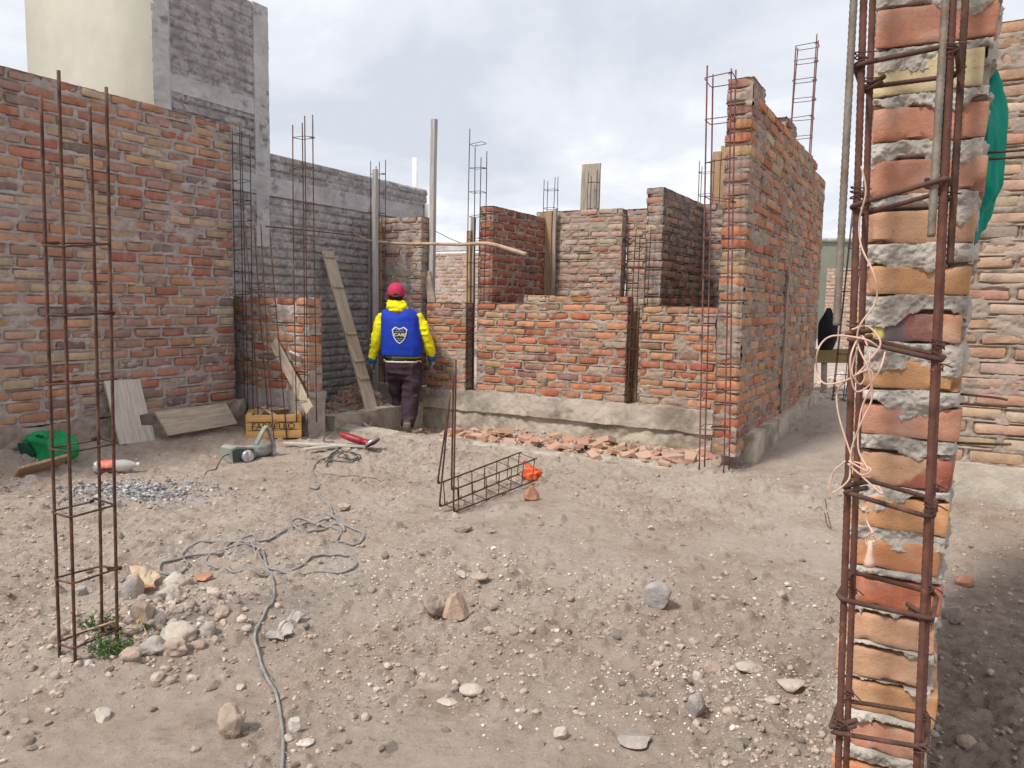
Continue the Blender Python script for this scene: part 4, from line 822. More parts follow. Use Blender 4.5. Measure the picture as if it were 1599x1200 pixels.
# ================================================================== CRATE
def crate():
    FLp, FRp, BRp = drop(384, 681), drop(471, 686), drop(491, 673); z = (FLp[2]+FRp[2])/2-0.006
    x = FRp-FLp; x[2] = 0; w_ = np.linalg.norm(x); x /= w_; y = np.array([-x[1], x[0], 0]); d_ = 0.33; h_ = 0.205
    root = empty('fruit_crate', (FLp[0], FLp[1], z), math.atan2(x[1], x[0])); tag(root, 'yellow wooden fruit crate lettered in black on the soil by the short wall', 'crate')
    t = 0.008
    for (z0, z1, yo) in ((0.0, 0.066, -t), (0.070, 0.140, -0.001), (0.146, 0.205, -t)):
        m = MB(); m.box((w_/2, yo+t/2, (z0+z1)/2), (w_/2, t/2, (z1-z0)/2), bev=0.0015); m.build('front_slat', M['crate'], root)
        m = MB(); m.box((w_/2, d_-yo-t/2, (z0+z1)/2), (w_/2, t/2, (z1-z0)/2), bev=0.0015); m.build('back_slat', M['crate'], root)
    for s in (0, 1):
        m = MB(); xx = 0.011 if s == 0 else w_-0.011
        m.box((xx, d_/2, h_/2), (0.011, d_/2-0.0015, h_/2-0.002), bev=0.002); m.build('end_panel', M['crate'], root)
        m = MB(); m.box((xx+(0.02 if s == 0 else -0.02), d_/2, h_+0.004), (0.022, d_/2, 0.004), bev=0.0015); m.build('end_rail', M['crate'], root)
    m = MB(); m.box((w_/2, d_/2, 0.006), (w_/2-0.024, d_/2-0.002, 0.005)); m.build('floor', M['crate'], root)
    m = MB(); m.add([(w_+0.0015, 0.05, 0.035), (w_+0.0015, 0.235, 0.035), (w_+0.0015, 0.24, 0.12), (w_+0.0015, 0.20, 0.165), (w_+0.0015, 0.16, 0.14), (w_+0.0015, 0.11, 0.155), (w_+0.0015, 0.05, 0.125)], [range(7)]); m.build('side_print', M['teal_print'], root)
    # lettering printed on the middle slat
    tcv = bpy.data.curves.new('t', 'FONT'); tcv.body = 'FABRELLO'; tcv.size = 0.088; tcv.offset = 0.0002; tcv.extrude = 0.0; to = bpy.data.objects.new('t', tcv); C.objects.link(to)
    dg = bpy.context.evaluated_depsgraph_get(); me = bpy.data.meshes.new_from_object(to.evaluated_get(dg)); bpy.data.objects.remove(to)
    xs = [v.co.x for v in me.vertices]; ys = [v.co.y for v in me.vertices]; sx = 0.355/(max(xs)-min(xs)); sy = 0.052/(max(ys)-min(ys))
    for v in me.vertices: v.co = Vector(((v.co.x-min(xs))*sx, 0.0, (v.co.y-min(ys))*sy))
    me.materials.clear(); me.materials.append(M['ink']); me.name = 'lettering'
    lo = link('lettering', me, root, (0.05, -0.0028, 0.079))
    m = MB()
    for (x0, x1, zc) in ((0.045, 0.235, 0.0735), (0.29, 0.425, 0.0735), (0.045, 0.22, 0.1365), (0.26, 0.43, 0.1365)): m.box(((x0+x1)/2, -0.0022, zc), ((x1-x0)/2, 0.0008, 0.0022))
    m.build('print_rule', M['ink'], root)
    # scrap boards thrown in the crate
    R_ = np.array(root.matrix_basis.to_3x3()) if False else np.stack([x, y, [0, 0, 1]], 1); o0 = np.array([FLp[0], FLp[1], z])
    g = lambda a, b, c: o0+R_@np.array([a, b, c])
    plank('scrap_board', g(0.04, 0.08, 0.13), g(0.13, 0.20, 0.26), 0.14, 0.014, R_@np.array([0.6, -0.8, 0.0]), M['plank_form'], 'brown offcut of board standing in the left of the crate', 'offcut')
    plank('scrap_board', g(0.13, 0.14, 0.25), g(0.27, 0.06, 0.17), 0.05, 0.012, R_@np.array([0.1, 0.9, 0.2]), M['plank'], 'thin grey offcut slanting down across the middle of the crate', 'offcut')
    plank('scrap_board', g(0.16, 0.27, 0.215), g(0.46, 0.31, 0.225), 0.06, 0.012, R_@np.array([0.0, 0.9, 0.2]), M['plank'], 'long grey offcut lying along the back rim of the crate', 'offcut')
crate()

# ================================================================== LYING STIRRUP CAGE
def lying_cage():
    P = {}
    gb = drop(708, 804); o0 = gb.copy(); o0[2] = gb[2]
    y0 = gb[1]; n_bl = at(686, 792, y0+0.02); n_br = at(708, 800, y0); n_tl = at(683, 756, y0+0.02); n_tr = at(705, 766, y0)
    fb = drop(832, 756); f_br = at(832, 752, fb[1]); f_tr = at(836, 717, fb[1]); f_tl = at(812, 707, fb[1]+0.10); f_bl = at(809, 741, fb[1]+0.10)
    root = empty('stirrup_cage', o0); tag(root, 'rusty rebar cage lying on the soil with hooked bars standing up at its near end', 'rebar cage')
    def add(name, pts, r):
        m = MB(); m.tube([np.array(p)-o0 for p in pts], r, 8); m.build(name, M['rust'], root)
    tops = {'bl': at(703, 614, y0-0.02), 'br': at(712, 562, y0-0.06), 'tl': at(700, 640, y0-0.01), 'tr': at(708, 585, y0-0.04)}
    for k, (n, f) in {'bl': (n_bl, f_bl), 'br': (n_br, f_br), 'tl': (n_tl, f_tl), 'tr': (n_tr, f_tr)}.items():
        d = (f-n)/np.linalg.norm(f-n); u = (tops[k]-n)/np.linalg.norm(tops[k]-n)
        add('long_bar', curve([tops[k], n+u*0.3, n+u*0.04, n+u*0.012+d*0.012, n+d*0.04, n+d*0.4, f+d*0.015], 6), 0.0052)
    for i in range(7):
        t = 0.06+0.155*i; c_ = [a*(1-t)+b*t for a, b in ((n_bl, f_bl), (n_br, f_br), (n_tr, f_tr), (n_tl, f_tl))]
        add('stirrup', c_+[c_[0], c_[0]+(c_[2]-c_[0])*0.2], 0.0036)
lying_cage()

# ================================================================== CABLES
M['cable_grey'] = mat('cable_grey', (0.23, 0.225, 0.22), 0.8, (0.75, 1.3), 20, mixc=((0.40, 0.34, 0.28)), mixs=9, mixr=(0.5, 0.7), mixmax=0.7)
M['cable_black'] = mat('cable_black', (0.06, 0.055, 0.055), 0.7, (0.7, 1.6), 20)
def cable(name, pxs, r, matl, label, lift=0.004, n=8, obj=True):
    pts = [drop(x, y) for x, y in pxs]; pts = curve(pts, 9)
    for i, p in enumerate(pts): p = p.copy(); p[2] = max(Hs(p[0], p[1]), Hs(p[0]+r, p[1]), Hs(p[0], p[1]+r))+r+lift*(0.6+0.6*math.sin(i*0.7)); pts[i] = p
    for _ in range(3):
        q = [p.copy() for p in pts]
        for i in range(1, len(pts)-1): q[i][2] = max(0.25*pts[i-1][2]+0.5*pts[i][2]+0.25*pts[i+1][2], pts[i][2]-0.004)
        pts = q
    b0 = pts[0]; m = MB(); m.tube([p-b0 for p in pts], r, n); return tag(m.build(name, matl, None, b0), label, 'cable')
cable('power_cable', [(532, 700), (512, 716), (492, 727), (488, 742), (498, 757), (497, 765), (483, 764), (500, 778), (516, 794), (518, 808), (500, 815), (470, 812), (455, 818), (468, 830), (500, 829), (527, 822), (538, 832), (528, 815), (510, 806), (523, 812), (534, 824), (560, 832), (568, 843), (552, 853), (524, 851), (533, 835), (524, 828), (488, 822), (440, 834), (408, 848), (392, 838), (360, 850), (346, 868), (325, 874), (322, 880), (345, 893), (400, 900), (452, 896), (478, 880), (500, 870), (536, 870), (556, 880), (545, 893), (500, 897), (450, 898), (418, 888), (398, 866), (396, 856), (380, 850), (345, 848), (300, 855), (284, 868), (293, 883), (284, 896), (262, 900), (248, 893), (262, 880), (300, 872), (350, 862), (400, 856), (412, 870), (416, 884), (423, 900), (428, 925), (425, 945), (413, 962), (402, 985), (398, 1008), (406, 1035), (418, 1065), (432, 1090), (438, 1120), (442, 1160), (440, 1215)],
      0.0052, M['cable_grey'], 'long dusty grey power cable looping over the soil towards the camera', 0.002)
cable('tool_cord', [(508, 724), (520, 714), (545, 708), (562, 713), (555, 722), (530, 716), (516, 712), (535, 706), (558, 716), (548, 722), (520, 722), (510, 730), (530, 712), (545, 718), (560, 721)], 0.0042, M['cable_black'], 'tangle of thin black cord lying beside the red grinder', 0.006)
cable('iron_wire', [(505, 742), (540, 745), (575, 748), (600, 757)], 0.002, M['steel_dark'], 'thin dark wire lying on the soil left of the lying rebar cage', 0.006)
cable('pale_wire', [(130, 762), (113, 765), (115, 776), (100, 782), (90, 790), (98, 800), (105, 803)], 0.004, M['cable_grey'], 'short curl of pale wire on the soil behind the left foreground cage', 0.005)

# ================================================================== GRINDER, LAMP, BAG, BOTTLE, NET BAG, RAGS
M['red_plastic'] = mat('red_plastic', (0.30, 0.022, 0.028), 0.4, (0.7, 1.2), 14, mixc=((0.35, 0.25, 0.2)), mixs=10, mixr=(0.55, 0.75), mixmax=0.5)
M['bare_steel'] = mat('bare_steel', (0.42, 0.41, 0.40), 0.4, (0.7, 1.2), 10, metal=0.7, spec=0.5)
M['black_plastic'] = mat('black_plastic', (0.04, 0.038, 0.038), 0.6, (0.7, 1.6), 20)
def grinder():
    p = drop(572, 704); q = drop(550, 695); root = empty('angle_grinder', p+ZX*0.015, math.pi-0.35); tag(root, 'red angle grinder with steel guard lying on the wooden battens', 'angle grinder')
    # local x runs from the head to the tail
    def lx(rings, n=16, **k):  # loft along x
        m = MB(); m.loft([(c[1], c[2], c[0], c[3], c[4]) for c in rings], n); m.v = [(z, x, y) for x, y, z in m.v]; m.f = [tuple(reversed(f)) for f in m.f]; return m
    lx([(0.03, 0, 0.055, 0.026, 0.024), (0.05, 0, 0.06, 0.033, 0.03), (0.10, 0, 0.068, 0.034, 0.031), (0.13, 0, 0.075, 0.036, 0.033), (0.20, 0, 0.09, 0.029, 0.027), (0.235, 0, 0.098, 0.024, 0.023), (0.25, 0, 0.102, 0.012, 0.012)]).build('motor_body', M['red_plastic'], root)
    lx([(-0.035, 0, 0.045, 0.024, 0.022), (-0.02, 0, 0.05, 0.03, 0.026), (0.02, 0, 0.055, 0.03, 0.026), (0.035, 0, 0.056, 0.024, 0.02)]).build('gear_head', M['red_plastic'], root)
    m = MB(); 
    th = lambda c, r, h, n=26: [(c[0]+r*math.cos(2*math.pi*k/n), c[1]+r*math.sin(2*math.pi*k/n), c[2]+h) for k in range(n)]
    n = 28; R1 = 0.075; ring = []
    for (r, h) in ((0.02, 0.014), (0.055, 0.014), (0.072, 0.004), (0.074, -0.018), (0.071, -0.018), (0.069, 0.002), (0.053, 0.010), (0.02, 0.010)):
        ring += [(r*math.cos(math.pi*1.25*k/n-0.2), r*math.sin(math.pi*1.25*k/n-0.2), h) for k in range(n+1)]
    fs = [(i*(n+1)+k, i*(n+1)+k+1, (i+1)*(n+1)+k+1, (i+1)*(n+1)+k) for i in range(7) for k in range(n)]
    a = R(38); rt = np.array([[math.cos(a), 0, math.sin(a)], [0, 1, 0], [-math.sin(a), 0, math.cos(a)]])@np.array([[0, -1, 0], [1, 0, 0], [0, 0, 1.]])
    m.add([rt@np.array(v)+np.array([-0.045, 0, 0.055]) for v in ring], fs); m.build('disc_guard', M['bare_steel'], root)
    m = MB(); dv = [(0.062*math.cos(2*math.pi*k/30), 0.062*math.sin(2*math.pi*k/30), h) for h in (-0.014, -0.011) for k in range(30)]
    m.add([rt@np.array(v)+np.array([-0.045, 0, 0.055]) for v in dv], [range(30)[::-1], range(30, 60)]+[(k, (k+1) % 30, 30+(k+1) % 30, 30+k) for k in range(30)]); m.build('cutting_disc', M['black_plastic'], root)
    m = MB(); m.tube(curve([(0.245, 0, 0.10), (0.28, 0, 0.125), (0.32, -0.01, 0.12), (0.40, -0.03, 0.07), (0.44, -0.06, 0.02), (0.43, -0.10, 0.004), (0.38, -0.13, 0.005)], 6), [0.006]*6+[0.004]*40 if False else 0.004, 8); m.build('cord', M['cable_black'], root)
grinder()
def lamp():
    M['lamp_grey'] = mat('lamp_grey', (0.27, 0.285, 0.27), 0.7, (0.7, 1.2), 12, 0.002, 60, mixc=((0.42, 0.38, 0.33)), mixs=9, mixr=(0.45, 0.65), mixmax=0.8)
    M['lamp_dark'] = mat('lamp_dark', (0.055, 0.07, 0.065), 0.6, (0.7, 1.4), 20)
    M['lamp_lens'] = mat('lamp_lens', (0.62, 0.62, 0.65), 0.25, (0.8, 1.1), 20, metal=0.6, spec=0.6)
    p = drop(385, 722); q = drop(425, 714); root = empty('work_lamp', p, math.atan2(q[1]-p[1], q[0]-p[0])); tag(root, 'dusty grey work lamp lying on its side with a round silver reflector and bent bracket', 'work lamp')
    # local x to the right, y away
    m = MB(); sec = [(-0.10, 0.0), (0.05, 0.0), (0.10, 0.05), (0.055, 0.115), (-0.08, 0.125), (-0.105, 0.10)]
    def prism(m, sec, y0, y1, s1=1.0, c=(0, 0.06)):
        n = len(sec); v = [(x, y0, z) for x, z in sec]+[(c[0]+(x-c[0])*s1, y1, c[1]+(z-c[1])*s1) for x, z in sec]
        m.add(v, [range(n), range(n, 2*n)[::-1]]+[(i+n, (i+1) % n+n, (i+1) % n, i) for i in range(n)])
    prism(m, [(-0.105, 0.0), (0.06, 0.0), (0.085, 0.04), (0.07, 0.10), (-0.07, 0.125), (-0.115, 0.11)], 0.01, 0.20, 0.85)
    o = m.build('housing', M['lamp_grey'], root, smooth=False)
    m = MB(); prism(m, [(-0.105, 0.012), (0.05, 0.012), (0.07, 0.045), (0.058, 0.092), (-0.07, 0.108), (-0.105, 0.098)], 0.004, 0.0095, 1.0); m.build('front_recess', M['lamp_dark'], root, smooth=False)
    m = MB(); m.tube([(0.05, 0.10, 0.05), (0.24, 0.08, 0.055)], 0.052, 18); m.tube([(0.235, 0.08, 0.055), (0.25, 0.08, 0.055)], 0.046, 18); m.build('barrel', M['lamp_grey'], root)
    m = MB(); m.tube([(0.005, 0.0, 0.047), (0.005, -0.020, 0.047), (0.005, -0.022, 0.047), (0.005, -0.021, 0.047), (0.005, -0.004, 0.047), (0.005, 0.0, 0.047)], [0.046, 0.046, 0.043, 0.039, 0.022, 0.004], 26); m.build('reflector', M['lamp_lens'], root)
    m = MB(); pts = [(0.10, 0.03, 0.12), (0.17, 0.03, 0.235), (0.19, 0.03, 0.245), (0.205, 0.03, 0.23), (0.245, 0.02, 0.08), (0.24, 0.02, 0.02)]
    for a, b in zip(pts[:-1], pts[1:]):
        d = np.array(b)-np.array(a); L = np.linalg.norm(d); m.box((np.array(a)+np.array(b))/2, (L/2+0.004, 0.022, 0.008), rot=frame_from(d, (0, 1, 0)), bev=0.004)
    m.build('bracket', M['lamp_grey'], root)
    m = MB(); m.tube(curve([(-0.10, 0.05, 0.07), (-0.17, 0.03, 0.06), (-0.24, -0.02, 0.012), (-0.30, -0.10, 0.008), (-0.38, -0.14, 0.010), (-0.46, -0.25, 0.01)], 6), 0.0045, 7); m.build('cord', M['cable_black'], root)
lamp()
def cloth_lump(name, center, size, matl, label, cat, seed, rings=22, seg=44, fold=0.18, flat=0.1, rz=0.0):
    """crumpled closed fabric bag"""
    v = []; rng = np.random.default_rng(seed)
    T, PH = np.meshgrid(np.linspace(0.001, math.pi-0.001, rings), np.linspace(0, 2*math.pi, seg, endpoint=False), indexing='ij')
    x, y, z = np.sin(T)*np.cos(PH), np.sin(T)*np.sin(PH), np.cos(T)
    rd = 1-np.abs(noise(x*1.6+seed, y*1.6, z*1.1, seed))*fold*2.2+fold*0.35*(0.5-np.abs(noise(x*5+seed, y*5, z*2.2, seed+1)))+0.10*fold*fbm(x*9, y*9, z*5, seed+2, 2)
    P = np.stack([x*rd*size[0], y*rd*size[1], np.maximum(z*rd, -0.75+flat)*size[2]], -1).reshape(-1, 3); P[:, 2] -= P[:, 2].min()
    g = np.arange(rings*seg).reshape(rings, seg); f = np.stack([g[:-1], g[1:], np.roll(g, -1, 1)[1:], np.roll(g, -1, 1)[:-1]], -1).reshape(-1, 4)
    me = pmesh(name, P, f, matl); o = link(name, me, None, center); o.rotation_euler = (0, 0, rz); tag(o, label, cat); return o
M['green_cloth'] = mat('green_cloth', (0.012, 0.27, 0.09), 0.75, (0.65, 1.25), 8, 0.004, 30)
M['green_dark'] = mat('green_dark', (0.01, 0.05, 0.035), 0.8, (0.6, 1.4), 8)
M['teal_cloth'] = mat('teal_cloth', (0.0, 0.27, 0.19), 0.7, (0.8, 1.15), 6, 0.002, 50)
M['orange_net'] = mat('orange_net', (0.72, 0.13, 0.045), 0.75, (0.6, 1.25), 60, 0.004, 120)
g0 = drop(56, 722)
o = cloth_lump('green_bag', g0+np.array([0.02, 0.14, -0.02]), (0.20, 0.13, 0.135), M['green_cloth'], 'bright green fabric bag slumped on the soil at the foot of the tall left wall', 'bag', 5, 30, 60, 0.2, 0.1, rz=-0.15)
m = MB(); m.loft([(0, 0, 0, 0.04, 0.006), (0, 0, 0.05, 0.06, 0.012), (0, 0, 0.10, 0.05, 0.012), (0, 0, 0.125, 0.03, 0.005)], 14); m.v = [(x-0.115+0.03*math.sin(z*30), y-0.105, z+0.01) for x, y, z in m.v]; m.build('dark_panel', M['green_dark'], o)
m = MB(); m.loft([(0, 0, 0, 0.02, 0.02), (0, 0, 0.012, 0.06, 0.03), (0, 0, 0.03, 0.055, 0.02), (0, 0, 0.045, 0.02, 0.006)], 14); m.v = [(x-0.08, y-0.03, z+0.145) for x, y, z in m.v]; m.build('dark_opening', M['green_dark'], o)
nb_ = drop(831, 752)
o = cloth_lump('net_bag', nb_+np.array([0.0, 0.03, -0.01]), (0.085, 0.05, 0.062), M['orange_net'], 'crumpled orange net bag lying at the far end of the lying rebar cage', 'net bag', 9, 30, 60, 0.3, 0.1)
o2 = MB(); o2.tube([(0, 0, 0.03), (-0.02, 0.03, 0.10), (-0.06, 0.05, 0.135)], [0.03, 0.018, 0.008], 10); o2.build('twisted_neck', M['orange_net'], o)
M['rag'] = mat('rag', (0.42, 0.385, 0.35), 0.9, (0.7, 1.2), 12, 0.003, 50)
def sheet(name, pts_grid, th, matl, label, cat, seed=1, amp=0.01, n=26, loc=None, fr=14):
    """crumpled sheet from 4 corners (world) with thickness"""
    A0, B0, C0, D0 = [np.array(p, float) for p in pts_grid]; u, v = np.meshgrid(np.linspace(0, 1, n), np.linspace(0, 1, n)); u3, v3 = u[..., None], v[..., None]
    P = A0*(1-u3)*(1-v3)+B0*u3*(1-v3)+C0*u3*v3+D0*(1-u3)*v3; L = np.linalg.norm(B0-A0)
    nn = np.cross(B0-A0, D0-A0); nn /= np.linalg.norm(nn); h = amp*(2*np.abs(noise(P[..., 0]*fr+seed, P[..., 1]*fr, P[..., 2]*fr, seed))+0.5*fbm(P[..., 0]*fr*2, P[..., 1]*fr*2, P[..., 2]*fr*2, seed, 3))
    P = P+h[..., None]*nn; P[..., 0] += amp*noise(u*5, v*5, 3, seed+3); P[..., 2] += 0.5*amp*noise(u*5, v*5, 9, seed+4)
    b0 = A0; Pt = np.concatenate([P.reshape(-1, 3), P.reshape(-1, 3)-nn*th])-b0; g = np.arange(n*n).reshape(n, n)
    f = np.stack([g[:-1, :-1], g[:-1, 1:], g[1:, 1:], g[1:, :-1]], -1).reshape(-1, 4); ring = np.concatenate([g[0], g[1:, -1], g[-1, ::-1][1:], g[::-1, 0][1:-1]]); rn = np.roll(ring, -1)
    f = np.concatenate([f, f[:, ::-1]+n*n, np.stack([ring, ring+n*n, rn+n*n, rn], -1)])
    o = link(name, pmesh(name, Pt, f, matl), None, b0); return tag(o, label, cat)
q = [drop(408, 998), drop(444, 1003), drop(474, 968), drop(456, 966)]
sheet('rag', [q[0]+ZX*0.008, q[1]+ZX*0.008, q[2]+ZX*0.012, q[3]+ZX*0.012], 0.003, M['rag'], 'small dusty grey rag on the soil right of the cable', 'rag', 4, 0.011, fr=26)
M['paper_red'] = mat('paper_red', (0.45, 0.12, 0.08), 0.8, (0.8, 1.15), 12, mixc=((0.5, 0.4, 0.27)), mixs=9, mixr=(0.42, 0.5))
q = [drop(204, 935), drop(244, 925), drop(250, 902), drop(208, 908)]
sheet('torn_sack', [p+ZX*d for p, d in zip(q, (0.03, 0.02, 0.035, 0.06))], 0.002, M['paper_red'], 'torn scrap of red and cream sack among the rocks by the foreground cage', 'sack scrap', 6, 0.012)
def bottle():
    M['clear_plastic'] = mat('clear_plastic', (0.86, 0.83, 0.82), 0.12, trans=0.55, alpha=1.0, spec=0.5)
    M['pink_label'] = mat('pink_label', (0.80, 0.17, 0.14), 0.45, (0.85, 1.1), 20, mixc=((0.85, 0.36, 0.22)), mixs=18, mixr=(0.5, 0.6))
    p = drop(146, 740); q = drop(206, 738); d = q-p; L = 0.29; root = empty('plastic_bottle', p+ZX*0.045, math.atan2(d[1], d[0])); tag(root, 'clear plastic bottle with pink label lying on the soil near the left wall', 'bottle')
    prof = [(0, 0.01), (0.003, 0.034), (0.015, 0.042), (0.06, 0.043), (0.064, 0.040), (0.13, 0.040), (0.134, 0.043), (0.16, 0.040), (0.17, 0.042), (0.20, 0.040), (0.235, 0.03), (0.258, 0.014), (0.272, 0.0135)]
    m = MB(); m.tube([(x, 0, 0) for x, r in prof], [r for x, r in prof], 24); m.build('bottle_body', M['clear_plastic'], root)
    m = MB(); m.tube([(0.04, 0, 0), (0.05, 0, 0), (0.125, 0, 0), (0.133, 0, 0)], [0.0436, 0.0440, 0.0440, 0.0436], 24, cap=False); m.build('label_band', M['pink_label'], root)
    m = MB(); m.tube([(0.268, 0, 0), (0.288, 0, 0)], 0.0155, 18); m.build('cap', M['pvc'], root)
    m = MB(); [m.box((0.055+0.014*k, -0.0437, -0.012), (0.005, 0.0008, 0.009+0.003*(k % 2))) for k in range(5)]; m.build('label_print', M['ink'], root)
bottle()

# green cloth hung behind the near pillar
def hanging(name, b, pts_a, z0, z1, matl, label, seed):
    n, k = 34, 40; us = np.linspace(0, 1, n); vs2 = np.linspace(0, 1, k); P = []
    for v in vs2:
        for u in us:
            a0, a1 = pts_a(v); a_ = a0+(a1-a0)*u; bb = b(v)+0.018*math.sin(u*9+2*v+seed)*(0.3+v)+0.008*math.sin(u*23+seed+v*3); z = z1+(z0-z1)*v+0.02*math.sin(u*5)*v
            P.append(W(bb, a_, z)+0.006*float(noise(u*8, v*10, 0, seed)))
    P = np.array(P); g = np.arange(n*k).reshape(k, n); f = np.stack([g[:-1, :-1], g[:-1, 1:], g[1:, 1:], g[1:, :-1]], -1).reshape(-1, 4); b0 = P[0].copy()
    off = np.array([V[0], V[1], 0])*0.003; Pt = np.concatenate([P, P+off])-b0; ring = np.concatenate([g[0], g[1:, -1], g[-1, ::-1][1:], g[::-1, 0][1:-1]]); rn = np.roll(ring, -1)
    f = np.concatenate([f, f[:, ::-1]+n*k, np.stack([ring, ring+n*k, rn+n*k, rn], -1)]); o = link(name, pmesh(name, Pt, f, matl), None, b0); return tag(o, label, 'cloth')
gc = W(0.022, 1.72); cloth_lump('green_cloth', (gc[0], gc[1], 1.325), (0.056, 0.075, 0.172), M['teal_cloth'], 'bright green cloth hanging down the right side of the near brick pillar', 'cloth', 31, 60, 72, 0.20, -0.25, rz=ANG)
gc = W(-0.135, 1.62); cloth_lump('green_cloth', (gc[0], gc[1], 1.46), (0.022, 0.05, 0.085), M['teal_cloth'], 'narrow edge of green cloth hanging at the left side of the near brick pillar', 'cloth', 36, 40, 48, 0.20, -0.25, rz=ANG)

# far right passage: jacket, beam, rubble, green building, tree
M['black_cloth'] = mat('black_cloth', (0.012, 0.012, 0.016), 0.85, (0.6, 1.6), 8)
jp = ata(1291, 547, 8.62); o = cloth_lump('jacket', jp, (0.11, 0.06, 0.27), M['black_cloth'], 'black jacket hanging on the far end of the tall right hand wall', 'jacket', 15, 24, 30, 0.14)
M['yellow_wood'] = mat('yellow_wood', (0.33, 0.25, 0.12), 0.8, (0.7, 1.1), 5)
p1 = ata(1270, 556, 9.6); p2 = ata(1345, 556, 9.6); plank('beam', p1, p2, 0.16, 0.08, ZX, M['yellow_wood'], 'yellowish timber beam across the far end of the right hand passage', 'beam')
beam_o = S.objects[-1] if False else [o_ for o_ in C.objects if o_.name.startswith('beam')][-1]
for sx_ in (0.12, 0.5):
    m = MB(); m.box((sx_, -0.45, 0), (0.03, 0.40, 0.03)); m.build('leg', M['plank_upright'], beam_o)
def far_house():
    M['green_paint'] = mat('green_paint', (0.20, 0.215, 0.17), 0.85, (0.85, 1.1), 0.8)
    c0 = at(1292, 430, 32); root = empty('green_house', (11.9, 34, 0)); tag(root, 'distant pale green house with flat roof seen over the pink boundary wall', 'house')
    m = MB(); m.box((0, 0, 2.0), (2.2, 2.0, 2.0), bev=0.03); m.build('wall', M['green_paint'], root)
    m = MB(); m.box((0, 0, 4.06), (2.3, 2.1, 0.07)); m.build('roof', M['grey_band'], root)
far_house()
def leaf_crown(name, n, rad, matl, seed, parent=None, size=0.12, loc=(0, 0, 0)):
    rng = np.random.default_rng(seed); d = rng.normal(size=(n, 3)); d /= np.linalg.norm(d, axis=1)[:, None]; r = rng.uniform(0.25, 1, n)**0.5
    r *= 0.75+0.45*fbm(d[:, 0]*2, d[:, 1]*2, d[:, 2]*2, seed, 3); c = d*r[:, None]*np.array(rad); a = rng.normal(size=(n, 3)); a /= np.linalg.norm(a, axis=1)[:, None]; b = np.cross(a, rng.normal(size=(n, 3))); b /= np.linalg.norm(b, axis=1)[:, None]
    s = size*rng.uniform(0.6, 1.3, (n, 1)); v = np.stack([c-a*s, c+b*s*0.45, c+a*s, c-b*s*0.45], 1).reshape(-1, 3); f = np.arange(4*n).reshape(-1, 4)
    return link(name, pmesh(name, v, f, matl, smooth=False), parent, loc)
M['leaf'] = mat('leaf', (0.06, 0.12, 0.03), 0.7, (0.5, 1.6), 3)
M['bark'] = mat('bark', (0.12, 0.085, 0.06), 0.9, (0.6, 1.3), 9)
tp = at(1342, 402, 42); root = empty('tree', (tp[0]+1.0, 42, 0)); tag(root, 'distant bushy green tree beyond the pink boundary wall', 'tree')
m = MB(); m.tube([(0, 0, 0), (0.05, 0, 1.5), (0, 0.1, 3.0)], [0.16, 0.12, 0.06], 9)
for k in range(6): m.tube([(0.03, 0, 1.4+0.2*k), (0.8*math.cos(k*1.1), 0.8*math.sin(k*1.1), 2.4+0.2*k)], [0.07, 0.02], 6)
m.build('trunk', M['bark'], root); leaf_crown('crown', 2600, (1.5, 1.5, 1.5), M['leaf'], 3, root, 0.17, (0, 0, 3.0))

# ================================================================== WEEDS at the foreground cage
def weed(px, py, n, h, seed, label):
    rng = np.random.default_rng(seed); p = drop(px, py); m = MB()
    for i in range(n):
        a = rng.uniform(0, 6.28); r = rng.uniform(0, 0.045); b0 = np.array([r*math.cos(a), r*math.sin(a), 0]); tilt = rng.uniform(0.2, 1.1); L = h*rng.uniform(0.5, 1); d = np.array([math.cos(a+rng.normal(0, .6))*tilt, math.sin(a+rng.normal(0, .6))*tilt, 1.0]); d /= np.linalg.norm(d)
        c_ = [b0, b0+d*L*0.5, b0+d*L*0.85-ZX*0.1*L*tilt]; m.tube(c_, [0.0012, 0.001, 0.0006], 4)
        for k in range(16):
            t = rng.uniform(0.15, 1); q = c_[0]+(c_[2]-c_[0])*t; e = rng.normal(size=3); e[2] = abs(e[2])*0.6; e /= np.linalg.norm(e); s_ = np.cross(e, rng.normal(size=3)); s_ /= np.linalg.norm(s_); ll = rng.uniform(0.006, 0.014)
            m.add([q, q+e*ll*0.5+s_*ll*0.3, q+e*ll, q+e*ll*0.5-s_*ll*0.3], [(0, 1, 2, 3)])
    o = m.build('weed', M['weed'], None, p, smooth=False); tag(o, label, 'weed'); return o
M['weed'] = mat('weed', (0.09, 0.15, 0.045), 0.7, (0.6, 1.5), 30)
weed(172, 1022, 34, 0.10, 1, 'low green weed with fine leaves in front of the foreground cage foot')
weed(150, 985, 20, 0.10, 2, 'smaller green weed growing between the bars of the foreground cage')
weed(250, 985, 7, 0.05, 3, 'tiny green weed sprig between the rocks right of the cage')
M['straw'] = mat('straw', (0.45, 0.33, 0.10), 0.8, (0.7, 1.2), 20)
for i, (s_, e_) in enumerate((((205, 962), (232, 1002)), ((222, 978), (212, 992)), ((180, 1005), (215, 990)))):
    p1, p2 = drop(*s_)+ZX*0.03, drop(*e_)+ZX*0.015; rod('straw_stalk', [p1, (p1+p2)/2+ZX*0.012, p2], 0.002, M['straw'], ('yellow dry stalk slanting between the rocks beside the weeds', 'short dry stalk crossing the yellow one beside the weeds', 'dry bent stalk lying over the green weed')[i], 'dry stalk', 5)
p1, p2 = drop(100, 1010)+ZX*0.03, drop(190, 990)+ZX*0.05; rod('stick', [p1, (p1+p2)/2, p2], 0.004, M['branch'], 'thin pale stick lying across the foot of the foreground cage', 'stick', 6)

